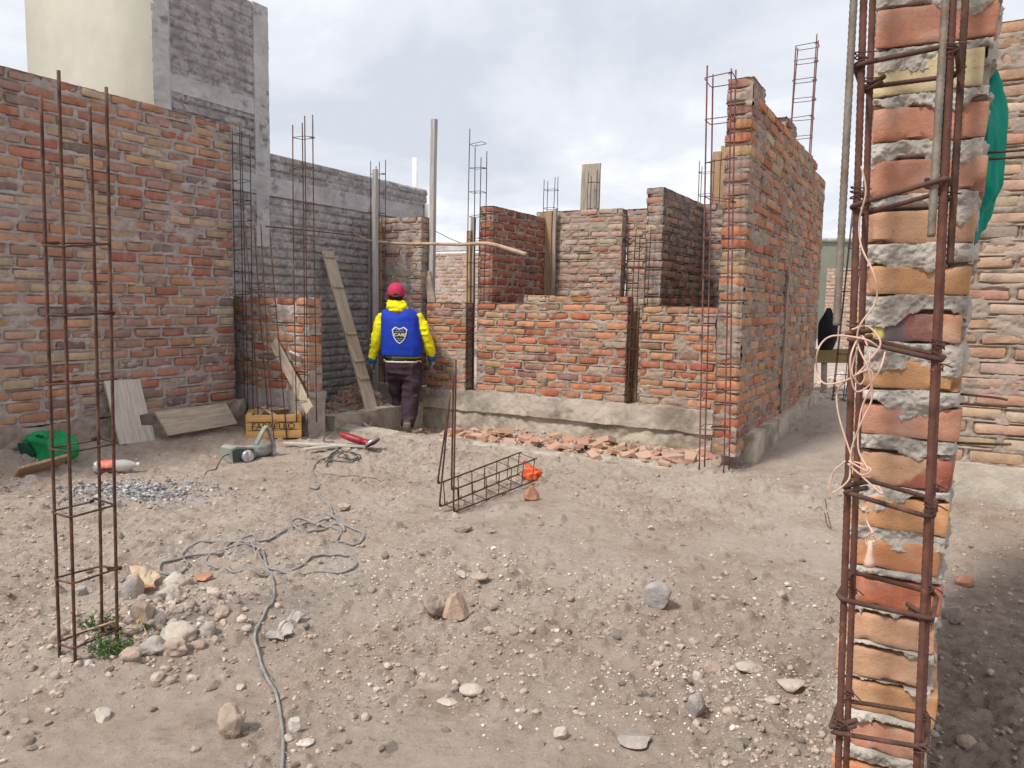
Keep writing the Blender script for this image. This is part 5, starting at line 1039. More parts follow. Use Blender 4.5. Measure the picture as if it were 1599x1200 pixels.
# ================================================================== THE MAN
def remesh(m, name, vox, matl, parent, smooth_it=6, folds=0.0, ffreq=9.0, seed=1, fz=1.0):
    me0 = pmesh('tmp', m.v, m.f, []); ob = bpy.data.objects.new('tmp', me0); C.objects.link(ob)
    md = ob.modifiers.new('r', 'REMESH'); md.mode = 'VOXEL'; md.voxel_size = vox; sm = ob.modifiers.new('s', 'SMOOTH'); sm.iterations = smooth_it; sm.factor = 0.5
    dg = bpy.context.evaluated_depsgraph_get(); dg.update(); me = bpy.data.meshes.new_from_object(ob.evaluated_get(dg)); bpy.data.objects.remove(ob); me.name = name
    if folds > 0:
        n = len(me.vertices); co = np.empty(n*3); me.vertices.foreach_get('co', co); co = co.reshape(-1, 3); no = np.empty(n*3); me.vertices.foreach_get('normal', no); no = no.reshape(-1, 3)
        f = 0.6-2*np.abs(noise(co[:, 0]*ffreq+seed, co[:, 1]*ffreq, co[:, 2]*ffreq*fz, seed)); f = f+0.5*fbm(co[:, 0]*ffreq*2.2, co[:, 1]*ffreq*2.2, co[:, 2]*ffreq*2.2*fz, seed+3, 2)
        co = co+no*(f*folds)[:, None]; me.vertices.foreach_set('co', co.ravel()); me.update()
    me.materials.clear(); me.materials.append(matl); me.polygons.foreach_set('use_smooth', np.ones(len(me.polygons), bool))
    return link(name, me, parent)
M['skin'] = mat('skin', (0.30, 0.16, 0.10), 0.6, (0.85, 1.1), 10)
M['hair'] = mat('hair', (0.02, 0.016, 0.014), 0.8, (0.5, 1.6), 60, 0.002, 200)
M['yellow_fleece'] = mat('yellow_fleece', (0.84, 0.76, 0.012), 0.85, (0.85, 1.08), 9, 0.002, 60)
M['blue_vest'] = mat('blue_vest', (0.010, 0.042, 0.42), 0.75, (0.8, 1.12), 9, 0.002, 60)
M['trousers'] = mat('trousers', (0.045, 0.026, 0.038), 0.9, (0.7, 1.35), 6, 0.003, 50, mixc=((0.085, 0.055, 0.07)), mixs=5, mixr=(0.5, 0.7), mixmax=0.7)
M['cap_red'] = mat('cap_red', (0.46, 0.035, 0.09), 0.75, (0.85, 1.12), 20)
M['glove_blue'] = mat('glove_blue', (0.015, 0.13, 0.33), 0.8, (0.7, 1.2), 20)
M['glove_grey'] = mat('glove_grey', (0.10, 0.10, 0.095), 0.85, (0.6, 1.6), 18, mixc=((0.42, 0.42, 0.40)), mixs=14, mixr=(0.5, 0.6), mixmax=0.8)
M['boot'] = mat('boot', (0.06, 0.048, 0.042), 0.8, (0.7, 1.3), 20); M['sole'] = mat('sole', (0.22, 0.19, 0.165), 0.9, (0.7, 1.3), 20)
M['belt'] = mat('belt', (0.02, 0.018, 0.018), 0.5); M['crest_white'] = mat('crest_white', (0.72, 0.74, 0.70), 0.7); M['crest_gold'] = mat('crest_gold', (0.75, 0.68, 0.25), 0.7); M['crest_blue'] = mat('crest_blue', (0.006, 0.018, 0.11), 0.7)
def man():
    pf = W(-4.875, 6.42); gz_ = -0.185; root = empty('person', (pf[0], pf[1], gz_), 0.10); tag(root, 'man in red cap and blue vest over a yellow hooded top, walking away', 'person')
    # torso centre line: x, y, z, rx, ry
    TOR = [(-0.03, 0.0, 0.70, 0.165, 0.115), (-0.032, 0.0, 0.80, 0.170, 0.115), (-0.040, 0.0, 0.92, 0.180, 0.122), (-0.048, 0.005, 1.05, 0.188, 0.125), (-0.058, 0.01, 1.17, 0.192, 0.122), (-0.066, 0.012, 1.25, 0.178, 0.105), (-0.075, 0.015, 1.31, 0.115, 0.075), (-0.085, 0.02, 1.345, 0.062, 0.058)]
    LA = [(-0.225, 0.01, 1.255), (-0.262, 0.0, 1.17), (-0.300, -0.01, 1.02), (-0.325, 0.015, 0.92), (-0.348, 0.045, 0.80)]
    RA = [(0.100, 0.01, 1.255), (0.148, 0.0, 1.17), (0.206, -0.01, 1.03), (0.235, 0.015, 0.94), (0.262, 0.045, 0.83)]
    LL = [(-0.115, 0.0, 0.76), (-0.105, 0.06, 0.60), (-0.090, 0.14, 0.42), (-0.075, 0.17, 0.25), (-0.062, 0.20, 0.09)]
    RL = [(0.060, 0.0, 0.76), (0.062, -0.02, 0.60), (0.052, -0.03, 0.42), (0.035, -0.10, 0.26), (0.020, -0.18, 0.13)]
    hc = np.array([-0.108, 0.035, 1.465])
    # body: one continuous surface
    m = MB(); sh = lambda T, k: [(x, y, z, rx*k, ry*k) for x, y, z, rx, ry in T]
    m.loft(sh(TOR, 0.86), 24)
    for A in (LA, RA): m.tube(curve(A, 4), list(np.interp(np.linspace(0, 1, 17), [0, 0.5, 1], [0.046, 0.038, 0.026])), 12)
    for A in (LL, RL): m.tube(curve(A, 4), list(np.interp(np.linspace(0, 1, 17), [0, 0.5, 0.75, 1], [0.078, 0.056, 0.05, 0.036])), 14)
    m.tube([(-0.085, 0.02, 1.30), (-0.10, 0.03, 1.42)], 0.052, 14)
    m.loft([(hc[0], hc[1]+0.02, 1.365, 0.045, 0.05), (hc[0], hc[1]+0.02, 1.385, 0.058, 0.072), (hc[0], hc[1]+0.012, 1.42, 0.068, 0.088), (hc[0], hc[1], 1.47, 0.074, 0.094), (hc[0], hc[1], 1.52, 0.073, 0.092), (hc[0], hc[1]-0.005, 1.555, 0.055, 0.07), (hc[0], hc[1]-0.005, 1.575, 0.025, 0.03)], 24)
    m.tube([(hc[0], hc[1]+0.088, 1.49), (hc[0], hc[1]+0.108, 1.452), (hc[0], hc[1]+0.088, 1.443)], [0.009, 0.014, 0.008], 8)
    m.tube([(hc[0]-0.02, hc[1]+0.088, 1.42), (hc[0], hc[1]+0.095, 1.418), (hc[0]+0.02, hc[1]+0.088, 1.42)], 0.006, 6)
    for s_ in (-1, 1): m.loft([(hc[0]+s_*0.078, hc[1]-0.005, 1.438, 0.006, 0.010), (hc[0]+s_*0.083, hc[1]-0.008, 1.46, 0.008, 0.017), (hc[0]+s_*0.084, hc[1]-0.010, 1.48, 0.007, 0.018), (hc[0]+s_*0.080, hc[1]-0.008, 1.495, 0.004, 0.010)], 10)
    remesh(m, 'body', 0.0075, M['skin'], root, 2)
    m = MB()
    for s_ in (-1, 1): m.loft([(hc[0]+s_*0.03, hc[1]+0.083, 1.474, 0.004, 0.003), (hc[0]+s_*0.03, hc[1]+0.085, 1.482, 0.012, 0.006), (hc[0]+s_*0.03, hc[1]+0.083, 1.490, 0.004, 0.003)], 8)
    m.build('eyes', M['crest_white'], root)
    m = MB(); m.loft([(hc[0], hc[1]-0.018, 1.405, 0.058, 0.062), (hc[0], hc[1]-0.020, 1.43, 0.073, 0.080), (hc[0], hc[1]-0.012, 1.47, 0.079, 0.092), (hc[0], hc[1]-0.006, 1.52, 0.077, 0.092), (hc[0], hc[1]-0.008, 1.56, 0.055, 0.065)], 24); remesh(m, 'hair', 0.008, M['hair'], root, 2, 0.002, 40)
    # cap
    m = MB(); m.loft([(hc[0], hc[1]-0.008, 1.448, 0.090, 0.104), (hc[0], hc[1]-0.008, 1.475, 0.0935, 0.107), (hc[0], hc[1]-0.006, 1.515, 0.091, 0.105), (hc[0], hc[1]-0.004, 1.55, 0.078, 0.09), (hc[0], hc[1]-0.002, 1.578, 0.052, 0.06), (hc[0], hc[1], 1.590, 0.018, 0.02), (hc[0], hc[1], 1.592, 0.004, 0.005)], 28); cp = m.build('cap', M['cap_red'], root)
    m = MB(); m.loft([(hc[0], hc[1]+0.145, 1.470, 0.06, 0.035), (hc[0], hc[1]+0.13, 1.474, 0.078, 0.055), (hc[0], hc[1]+0.12, 1.480, 0.076, 0.055)], 20); m.build('brim', M['cap_red'], cp)
    m = MB(); m.loft([(hc[0], hc[1]-0.113, 1.449, 0.004, 0.003), (hc[0], hc[1]-0.113, 1.455, 0.024, 0.004), (hc[0], hc[1]-0.114, 1.468, 0.020, 0.004), (hc[0], hc[1]-0.113, 1.478, 0.010, 0.004)], 12); m.build('cap_opening', M['hair'], cp)
    m = MB(); m.tube([(hc[0]-0.03, hc[1]-0.112, 1.449), (hc[0], hc[1]-0.118, 1.447), (hc[0]+0.03, hc[1]-0.112, 1.449)], 0.006, 8); m.build('cap_strap', M['glove_grey'], cp)
    # hooded top
    m = MB(); T2 = [(-0.035, 0.0, 0.79, 0.198, 0.140)]+[(x, y, z, rx+0.004, ry+0.002) for x, y, z, rx, ry in TOR[1:6]]+[(-0.075, 0.012, 1.315, 0.125, 0.085), (-0.085, 0.015, 1.35, 0.08, 0.07)]; m.loft(T2, 28, power=2.3)
    for A in (LA, RA): m.tube(curve(A, 4), list(np.interp(np.linspace(0, 1, 17), [0, 0.25, 0.55, 0.8, 1], [0.066, 0.068, 0.060, 0.055, 0.042])), 16)
    ht = remesh(m, 'hooded_top', 0.0085, M['yellow_fleece'], root, 2, 0.009, 11, 3, 1.5)
    m = MB(); m.loft([(-0.090, -0.055, 1.275, 0.045, 0.035), (-0.090, -0.045, 1.30, 0.085, 0.06), (-0.092, -0.02, 1.335, 0.115, 0.085), (-0.096, 0.0, 1.365, 0.112, 0.092), (-0.100, 0.01, 1.395, 0.095, 0.088), (-0.104, 0.015, 1.41, 0.085, 0.08), (-0.104, 0.015, 1.398, 0.07, 0.068)], 26); remesh(m, 'hood', 0.008, M['yellow_fleece'], ht, 2, 0.009, 14, 7, 2.0)
    # vest
    VT = [(-0.040, 0.0, 0.832, 0.206, 0.146), (-0.043, 0.0, 0.86, 0.212, 0.152), (-0.045, 0.0, 0.95, 0.210, 0.152), (-0.052, 0.005, 1.06, 0.210, 0.150), (-0.059, 0.01, 1.16, 0.205, 0.145), (-0.064, 0.012, 1.23, 0.202, 0.130), (-0.066, 0.014, 1.285, 0.190, 0.104), (-0.070, 0.016, 1.318, 0.150, 0.082), (-0.075, 0.018, 1.335, 0.10, 0.06)]
    VT = [(x, y, z, rx+0.004, ry+0.006) for x, y, z, rx, ry in VT]; m = MB(); m.loft(VT, 32, power=2.6); vt = remesh(m, 'vest', 0.009, M['blue_vest'], root, 2, 0.006, 6, 11)
    def surf(x, z):
        zs_ = [q[2] for q in VT]; g = [np.interp(z, zs_, [q[k] for q in VT]) for k in (0, 1, 3, 4)]; t = np.clip(np.abs((x-g[0])/g[2]), 0, 0.98)
        return g[1]-g[3]*(1-t**2.6)**(1/2.6)
    cx, cz, hw, hh = -0.062, 1.055, 0.078, 0.088
    OUT = [(-1, .66), (-.55, .98), (-.27, .86), (0, .76), (.27, .86), (.55, .98), (1, .66), (.92, .3), (.84, -.08), (.62, -.5), (.33, -.8), (0, -1), (-.33, -.8), (-.62, -.5), (-.84, -.08), (-.92, .3)]
    def patch(name, polys, off, matl):
        bm = bmesh.new()
        for pl in polys:
            bm.faces.new([bm.verts.new((x, 0, z)) for x, z in pl])
        bmesh.ops.triangulate(bm, faces=bm.faces[:])
        for _ in range(2):
            if len(polys) < 4: bmesh.ops.subdivide_edges(bm, edges=bm.edges[:], cuts=1, use_grid_fill=True)
        for v in bm.verts: x, z = cx+v.co.x*hw, cz+v.co.z*hh; v.co = Vector((x, float(surf(x, z))-off, z))
        me = bpy.data.meshes.new(name); bm.to_mesh(me); bm.free(); me.materials.append(matl); return link(name, me, vt)
    cr_ = patch('crest', [OUT], 0.008, M['crest_white']); patch('crest_field', [[(x*0.86, z*0.86) for x, z in OUT]], 0.0095, M['crest_blue'])
    st = []
    for r_ in range(7):
        z = 0.62-0.2*r_
        if -0.28 < z < 0.30: continue
        w_ = 0.62 if z > 0 else 0.62*(1+z)+0.05
        for k in range(-3, 4):
            x = k*0.21+(0.1 if r_ % 2 else 0)
            if abs(x) < w_: st.append([(x, z+0.06), (x+0.045, z), (x, z-0.06), (x-0.045, z)])
    patch('crest_stars', st, 0.011, M['crest_white'])
    tcv = bpy.data.curves.new('t', 'FONT'); tcv.body = 'CABJ'; tcv.size = 1; tcv.offset = 0.02; to = bpy.data.objects.new('t', tcv); C.objects.link(to); dg = bpy.context.evaluated_depsgraph_get(); me = bpy.data.meshes.new_from_object(to.evaluated_get(dg)); bpy.data.objects.remove(to)
    xs = [v.co.x for v in me.vertices]; ys = [v.co.y for v in me.vertices]
    for v in me.vertices:
        x = cx+hw*0.74*(2*(v.co.x-min(xs))/(max(xs)-min(xs))-1); z = cz+hh*(-0.22+0.46*(v.co.y-min(ys))/(max(ys)-min(ys))); v.co = Vector((x, float(surf(x, z))-0.0125, z))
    me.materials.clear(); me.materials.append(M['crest_gold']); me.name = 'crest_letters'; link('crest_letters', me, vt)
    # trousers and belt
    m = MB(); m.loft([(-0.03, 0.0, 0.60, 0.150, 0.10), (-0.03, 0.0, 0.66, 0.178, 0.125), (-0.03, -0.004, 0.72, 0.186, 0.138), (-0.03, 0.0, 0.77, 0.183, 0.132), (-0.032, 0.0, 0.805, 0.182, 0.128)], 28, power=2.4)
    m.tube(curve(LL, 4), list(np.interp(np.linspace(0, 1, 17), [0, 0.3, 0.55, 0.8, 1], [0.10, 0.098, 0.080, 0.066, 0.058])), 18)
    m.tube(curve(RL, 4), list(np.interp(np.linspace(0, 1, 17), [0, 0.3, 0.55, 0.8, 1], [0.11, 0.108, 0.094, 0.082, 0.068])), 18)
    remesh(m, 'trousers', 0.009, M['trousers'], root, 2, 0.010, 8, 21, 1.6)
    m = MB(); m.loft([(-0.032, 0.0, 0.785, 0.187, 0.134), (-0.032, 0.0, 0.805, 0.189, 0.136), (-0.032, 0.0, 0.815, 0.187, 0.134)], 30, power=2.4); m.build('belt', M['belt'], root)
    m = MB(); m.loft([(-0.032, 0.0, 0.770, 0.188, 0.136), (-0.032, 0.0, 0.782, 0.1895, 0.138), (-0.032, 0.0, 0.787, 0.187, 0.135)], 30, power=2.4); m.build('shirt_edge', M['crest_white'], root)
    # boots
    def boot(ank, pitch, toe):
        m = MB(); c_, s_ = math.cos(pitch), math.sin(pitch); T = lambda x, y, z: (ank[0]+x, ank[1]+y*c_+z*s_, ank[2]-y*s_+z*c_)
        prof = [(-0.075, 0.030, 0.030), (-0.055, 0.040, 0.038), (-0.01, 0.040, 0.045), (0.06, 0.045, 0.036), (0.12, 0.048, 0.028), (0.165, 0.040, 0.022), (0.185, 0.02, 0.012)]
        v = []; n = 16
        for y, rx, rz in prof:
            for k in range(n):
                an = 2*math.pi*k/n; v.append(T(rx*math.cos(an), y, -0.055+rz*math.sin(an)+rz*0.6))
        f = [(i*n+k, i*n+(k+1) % n, (i+1)*n+(k+1) % n, (i+1)*n+k) for i in range(len(prof)-1) for k in range(n)]+[tuple(range(n))[::-1], tuple((len(prof)-1)*n+k for k in range(n))]
        m.add(v, f); m.tube([T(0, -0.02, 0.0), T(0, -0.025, 0.07)], [0.042, 0.045], 14); bo = m.build('boot', M['boot'], root)
        m = MB(); ol = [(-0.030, -0.08), (0.030, -0.08), (0.040, -0.04), (0.036, 0.02), (0.046, 0.10), (0.040, 0.16), (0.018, 0.195), (-0.018, 0.195), (-0.040, 0.16), (-0.046, 0.10), (-0.036, 0.02), (-0.040, -0.04)]
        n = len(ol); v = [T(x*1.05, y, z) for z in (-0.085, -0.062) for x, y in ol]; m.add(v, [tuple(range(n))[::-1], tuple(range(n, 2*n))]+[(i, (i+1) % n, n+(i+1) % n, n+i) for i in range(n)]); m.build('sole', M['sole'], bo)
    boot((-0.060, 0.20, 0.085), 0.0, 0); boot((0.020, -0.185, 0.150), 0.95, 0)
    # gloved hands: palm, four curled fingers and a thumb
    for (wr, sx, nm) in (((-0.348, 0.045, 0.80), -1, 'left'), ((0.262, 0.045, 0.83), 1, 'right')):
        wr = np.array(wr); d = np.array([sx*0.10, 0.10, -0.99]); d /= np.linalg.norm(d); m = MB()
        P_ = lambda a, b, c: wr+d*a+np.array([0, 1.0, 0.1])*b+np.array([1.0*(-sx), 0, -0.1*1])*c     # a down, b forward, c inward
        m.tube([P_(0.0, 0, 0), P_(0.03, 0.002, 0), P_(0.06, 0.004, 0.002), P_(0.095, 0.004, 0.004)], [0.030, 0.034, 0.036, 0.028], 12)
        m.tube([P_(0.05, -0.022, 0), P_(0.10, -0.026, 0.004)], [0.020, 0.016], 10); m.tube([P_(0.05, 0.026, 0), P_(0.10, 0.028, 0.004)], [0.020, 0.016], 10)
        for k, (b_, L_) in enumerate(((0.033, 0.066), (0.012, 0.074), (-0.010, 0.068), (-0.030, 0.054))):
            m.tube(curve([P_(0.085, b_, 0.003), P_(0.095+L_*0.35, b_*1.08, 0.008), P_(0.095+L_*0.72, b_*1.1, 0.022), P_(0.090+L_*0.92, b_*1.1, 0.040)], 3), [0.0115]*4+[0.0105]*3+[0.009]*3, 8)
        m.tube(curve([P_(0.035, 0.030, 0.004), P_(0.065, 0.052, 0.012), P_(0.095, 0.058, 0.020), P_(0.115, 0.055, 0.026)], 3), [0.015]*4+[0.0125]*3+[0.0105]*3, 8)
        gl = remesh(m, 'glove', 0.004, M['glove_grey'], root, 1)
        m = MB(); m.tube([P_(-0.035, 0, 0), P_(-0.02, 0, 0), P_(0.02, 0, 0), P_(0.045, 0, 0)], [0.046, 0.048, 0.046, 0.040], 18); m.build('glove_cuff', M['glove_blue'], gl)
man()

# ================================================================== STONES, BRICK RUBBLE, GRAVEL
def ico(sub):
    bm = bmesh.new(); bmesh.ops.create_icosphere(bm, subdivisions=sub, radius=1.0); v = np.array([x.co[:] for x in bm.verts]); f = np.array([[q.index for q in p.verts] for p in bm.faces]); bm.free(); return v, f
I3, I2, I1 = ico(4), ico(2), ico(1)
def rock_verts(tv, seed, sx=1, sy=1, sz=0.7, rough=0.18, cuts=5):
    rng = np.random.default_rng(seed); p = tv.copy()
    for _ in range(cuts):
        n = rng.normal(size=3); n /= np.linalg.norm(n); d = rng.uniform(0.45, 0.8); k = p@n; p = p-np.clip(k-d, 0, None)[:, None]*n*0.92
    p = p*(1+rough*fbm(p[:, 0]*1.6+seed, p[:, 1]*1.6, p[:, 2]*1.6, seed, 4, 0.55))[:, None]
    p = p*np.array([sx, sy, sz]); return p
ROCKM = {}
def rockmat(k, base, **kw): ROCKM[k] = mat('stone_'+k, base, 0.92, (0.7, 1.2), 14, 0.009, 45, bump2=0.003, b2scale=160, **(kw or dict(mixc=((0.48, 0.375, 0.30)), mixs=7, mixr=(0.42, 0.62), mixmax=0.85)))
rockmat('grey', (0.42, 0.39, 0.36)); rockmat('blue', (0.41, 0.40, 0.39)); rockmat('tan', (0.50, 0.38, 0.285)); rockmat('pale', (0.58, 0.52, 0.45)); rockmat('dirt', (0.46, 0.36, 0.285)); rockmat('white', (0.66, 0.61, 0.56)); rockmat('dark', (0.31, 0.25, 0.215))
rockmat('terra', (0.49, 0.235, 0.145), mixc=((0.42, 0.33, 0.27)), mixs=8, mixr=(0.48, 0.7), mixmax=0.8)
def stone(px, py, wpx, hpx, k, label, seed, sub=3, cuts=5, rough=0.16, sink=0.12, sz=None, rz=0.0, name='stone', group=None, yr=0.8, cat='stone'):
    p = drop(px, py+hpx*0.42); d = np.linalg.norm(p-CAM); w_ = wpx/FPX*d/2; hh = hpx/FPX*d/2*(1.15 if sz is None else sz)
    v = rock_verts(I3[0] if sub == 3 else I2[0], seed, w_, w_*yr, hh, rough, cuts); f = I3[1] if sub == 3 else I2[1]
    v[:, 2] -= v[:, 2].min()*1.0+0; me = pmesh(name, v, f, ROCKM[k]); 
    if cuts > 3:
        try: me.set_sharp_from_angle(angle=R(38))
        except Exception: pass
    o = link(name, me, None, (p[0], p[1]+w_*yr*0.6, p[2]-hh*2*sink)); o.rotation_euler = (0, 0, rz); return tag(o, label, cat, group)
stone(1030, 935, 44, 44, 'blue', 'smooth rounded blue grey stone alone on the soil right of centre', 5, cuts=4, rough=0.14, sink=0.06, sz=0.95)
def pointed(px, py, wpx, hpx, k, label, seed, name='stone', cat='stone'):
    p = drop(px, py+hpx*0.45); d = np.linalg.norm(p-CAM); w_ = wpx/FPX*d/2; h_ = hpx/FPX*d*1.05
    v = I3[0].copy(); t = np.clip((v[:, 2]+1)/2, 0, 1); v[:, 0] = v[:, 0]*(1-0.55*t**1.4)+0.15*t; v[:, 1] *= 0.7*(1-0.4*t); v[:, 2] = t
    for n_, dd in (((-0.8, -0.3, 0.5), 0.62), ((0.75, -0.35, 0.55), 0.66), ((0.1, -1, 0.25), 0.42), ((0, 1, 0.3), 0.45), ((-1, 0, -0.2), 0.72)):
        n_ = np.array(n_)/np.linalg.norm(n_); v = v-np.clip(v@n_-dd, 0, None)[:, None]*n_
    v = v*(1+0.10*fbm(v[:, 0]*2.2+seed, v[:, 1]*2.2, v[:, 2]*2.2, seed, 4, 0.6))[:, None]*np.array([w_, w_, h_])
    me = pmesh(name, v, I3[1], ROCKM[k]); me.set_sharp_from_angle(angle=R(30)); o = link(name, me, None, (p[0], p[1]+w_*0.4, p[2]-0.004)); return tag(o, label, cat)
pointed(709, 953, 54, 44, 'tan', 'tan pointed stone leaning on the darker rock beside it', 27)
stone(675, 953, 42, 34, 'dark', 'dark brown crumbly rock left of the tan pointed stone', 8, cuts=3, rough=0.4)
stone(735, 1083, 36, 13, 'pale', 'small smooth oval pinkish stone below the pair of rocks', 9, cuts=0, rough=0.08)
stone(1088, 1107, 25, 42, 'blue', 'upright dark grey stone half sunk near the bottom right', 10, cuts=4, yr=0.9)
stone(995, 1157, 52, 32, 'grey', 'flat greyish stone at the bottom of the view', 11, sz=0.5)
stone(1241, 1068, 50, 34, 'pale', 'flat pale heart shaped mortar slab near the near cage', 12, sz=0.5, cuts=6)
stone(1172, 1037, 40, 34, 'pale', 'thin pale mortar flake left of the heart shaped slab', 13, sz=0.45, cuts=6)
stone(1115, 1045, 28, 18, 'dirt', 'flat brown clod left of the pale mortar flake', 14)
stone(1090, 1058, 15, 13, 'white', 'small whitish stone beside the flat brown clod', 15)
stone(1203, 1092, 32, 14, 'pale', 'thin broken mortar chip below the heart shaped slab', 16, sz=0.5, cuts=6)
stone(360, 1137, 40, 42, 'dirt', 'knobbly brown earth lump at the lower left', 17, rough=0.45, cuts=2)
stone(157, 1118, 25, 22, 'pale', 'small pale blocky stone near the lower left corner', 18, cuts=6)
stone(459, 1137, 18, 24, 'white', 'whitish stone right beside the cable near the bottom', 19, cuts=5)
stone(475, 1160, 28, 16, 'white', 'flat white shard right of the cable at the bottom', 20, sz=0.5, cuts=6)
stone(876, 1148, 22, 22, 'pale', 'thin pale stone flake standing near the bottom centre', 21, cuts=6)
stone(697, 1098, 30, 10, 'pale', 'thin flat stone chip just below the oval pinkish stone', 22, sz=0.6)
stone(720, 899, 16, 12, 'white', 'small white square chip in the middle of the soil', 23, cuts=6)
stone(748, 900, 30, 16, 'dirt', 'flat grey brown stone touching the small white chip', 24, cuts=2, sz=0.6)
pointed(829, 773, 34, 22, 'terra', 'orange brick chunk with a pointed top by the lying rebar cage', 25, 'brick_chunk', 'brick chunk')
stone(318, 903, 34, 13, 'terra', 'flat orange tile piece on the soil right of the torn sack', 26, cuts=6, sz=0.6, cat='tile piece', name='tile_piece')
for i, (px, py, w_, h_, k, lb) in enumerate([(204, 922, 34, 46, 'grey', 'grey upright rock left of the torn red sack'), (272, 911, 44, 30, 'pale', 'pale rounded rock right of the torn red sack'), (262, 933, 46, 30, 'grey', 'grey flat faced rock below the pale rounded rock'),
    (222, 958, 46, 40, 'dirt', 'large earthy rock below the torn sack'), (272, 992, 60, 34, 'pale', 'big pale limy rock right of the green weed'), (246, 972, 22, 24, 'grey', 'small grey rounded stone above the big pale rock'), (268, 974, 24, 22, 'pale', 'round pale stone beside the small grey rounded stone'),
    (236, 1012, 58, 26, 'grey', 'grey crusty rock in front of the big pale rock'), (272, 1015, 42, 26, 'dirt', 'brown rounded rock at the right of the grey crusty rock'), (200, 1025, 34, 22, 'dirt', 'earth lump right below the green weed'), (88, 995, 30, 26, 'dirt', 'brown stone left of the foreground cage foot'), (260, 961, 13, 11, 'white', 'tiny white stone above the round pale stone'),
    (318, 985, 34, 28, 'grey', 'grey flaky stone right of the big pale rock'), (340, 955, 34, 22, 'dirt', 'rounded clod right of the rock heap near the cable'), (330, 925, 26, 14, 'pale', 'flat pale stone below the flat orange tile piece'), (138, 1010, 20, 14, 'grey', 'little grey stone between the foreground cage bars'),
    (125, 925, 18, 16, 'blue', 'bluish pebble between the bars of the foreground cage'), (535, 793, 30, 16, 'dirt', 'brown clod just above the cable loops'), (470, 822, 22, 14, 'dark', 'dark clod inside the cable loop'), (225, 868, 28, 14, 'dark', 'dark earth clod behind the torn sack'),
    (723, 826, 30, 16, 'dark', 'dark clod on the soil below the lying rebar cage'), (712, 806, 14, 14, 'pale', 'pale little stone at the near corner of the lying rebar cage'), (658, 893, 26, 12, 'dirt', 'flat brown clod left of the small white chip'), (1297, 968, 18, 18, 'dark', 'dark stone close to the near cage')]):
    stone(px, py, w_*0.86, h_*0.84, k, lb, 60+i, cuts=(3+i % 4), rough=0.22+0.1*(i % 3), sink=0.24)
stone(1490, 965, 26, 26, 'dark', 'dark stone on the dark path right of the near pillar', 101, cuts=3); stone(1509, 911, 26, 16, 'terra', 'small reddish stone on the dark path right of the near pillar', 102, cuts=5)
stone(1512, 1165, 26, 16, 'dirt', 'brown stone at the bottom of the dark path', 103, cuts=3)
# scattered unnamed stones
rng = np.random.default_rng(12); VAR = []
for i in range(10):
    v = rock_verts(I2[0], 200+i, 1, rng.uniform(0.65, 0.95), rng.uniform(0.45, 0.75), 0.25, 2+i % 5); VAR.append(v)
SM = {}
def small_stone(x, y, r, k, vi, label, group, name='stone', cat='stone', sink=0.25):
    key = (name, k, vi)
    if key not in SM:
        SM[key] = pmesh(name, VAR[vi], I2[1], ROCKM[k]); 
        try: SM[key].set_sharp_from_angle(angle=R(40))
        except Exception: pass
    o = link(name, SM[key], None, (x, y, Hs(x, y)+r*0.45*(1-2*sink))); o.scale = (r, r, r); o.rotation_euler = (rng.uniform(-0.3, 0.3), rng.uniform(-0.3, 0.3), rng.uniform(0, 6.28)); return tag(o, label, cat, group)
n = 0
while n < 150:
    px, py = rng.uniform(0, 1300), 700+500*rng.uniform(0, 1)**0.8
    p = drop(px, py); dens = 0.5+0.9*float(fbm(p[0]*1.1+4, p[1]*1.1, 0, 11, 3))
    if rng.uniform() > dens or AB(p)[0] > 5.3: continue
    r = rng.lognormal(math.log(0.012), 0.35); k = rng.choice(['dirt', 'pale', 'white', 'grey', 'dark', 'blue'], p=[0.36, 0.24, 0.12, 0.14, 0.08, 0.06])
    small_stone(p[0], p[1], min(r, 0.03), k, int(rng.integers(0, 10)), 'small loose %s stone on the bare soil %s' % ({'dirt': 'brown', 'dark': 'dark brown', 'blue': 'blue grey', 'white': 'whitish'}.get(str(k), str(k)), 'near the cable and foreground cage' if px < 560 else ('in the middle of the plot' if px < 950 else 'between the plot and the near pillar')), 'small loose stones scattered over the soil'); n += 1
# brick fragments in the trench
BV = []
for i in range(8):
    tv, tf = T_FINE; p = tv*np.array([1, rng.uniform(0.5, 0.95), rng.uniform(0.28, 0.5)])
    for _ in range(2):
        nn = rng.normal(size=3)*np.array([1, 1, 0.35]); nn /= np.linalg.norm(nn); d = rng.uniform(0.45, 0.75); kk = p@nn; p = p-np.clip(kk-d, 0, None)[:, None]*nn
    p += 0.05*np.stack([fbm(p[:, 0]*3+i, p[:, 1]*3, p[:, 2]*3, 5+k, 2) for k in range(3)], -1); BV.append((p, tf))
BM = {}
fragm = [mat('brick_fragment_'+n_, c_, 0.9, (0.75, 1.2), 12, 0.003, 60, mixc=((0.52, 0.43, 0.355)), mixs=9, mixr=(0.40, 0.62), mixmax=0.85) for n_, c_ in (('orange', (0.52, 0.24, 0.13)), ('red', (0.42, 0.14, 0.08)), ('pink', (0.53, 0.32, 0.22)))]
n = 0
spots = []
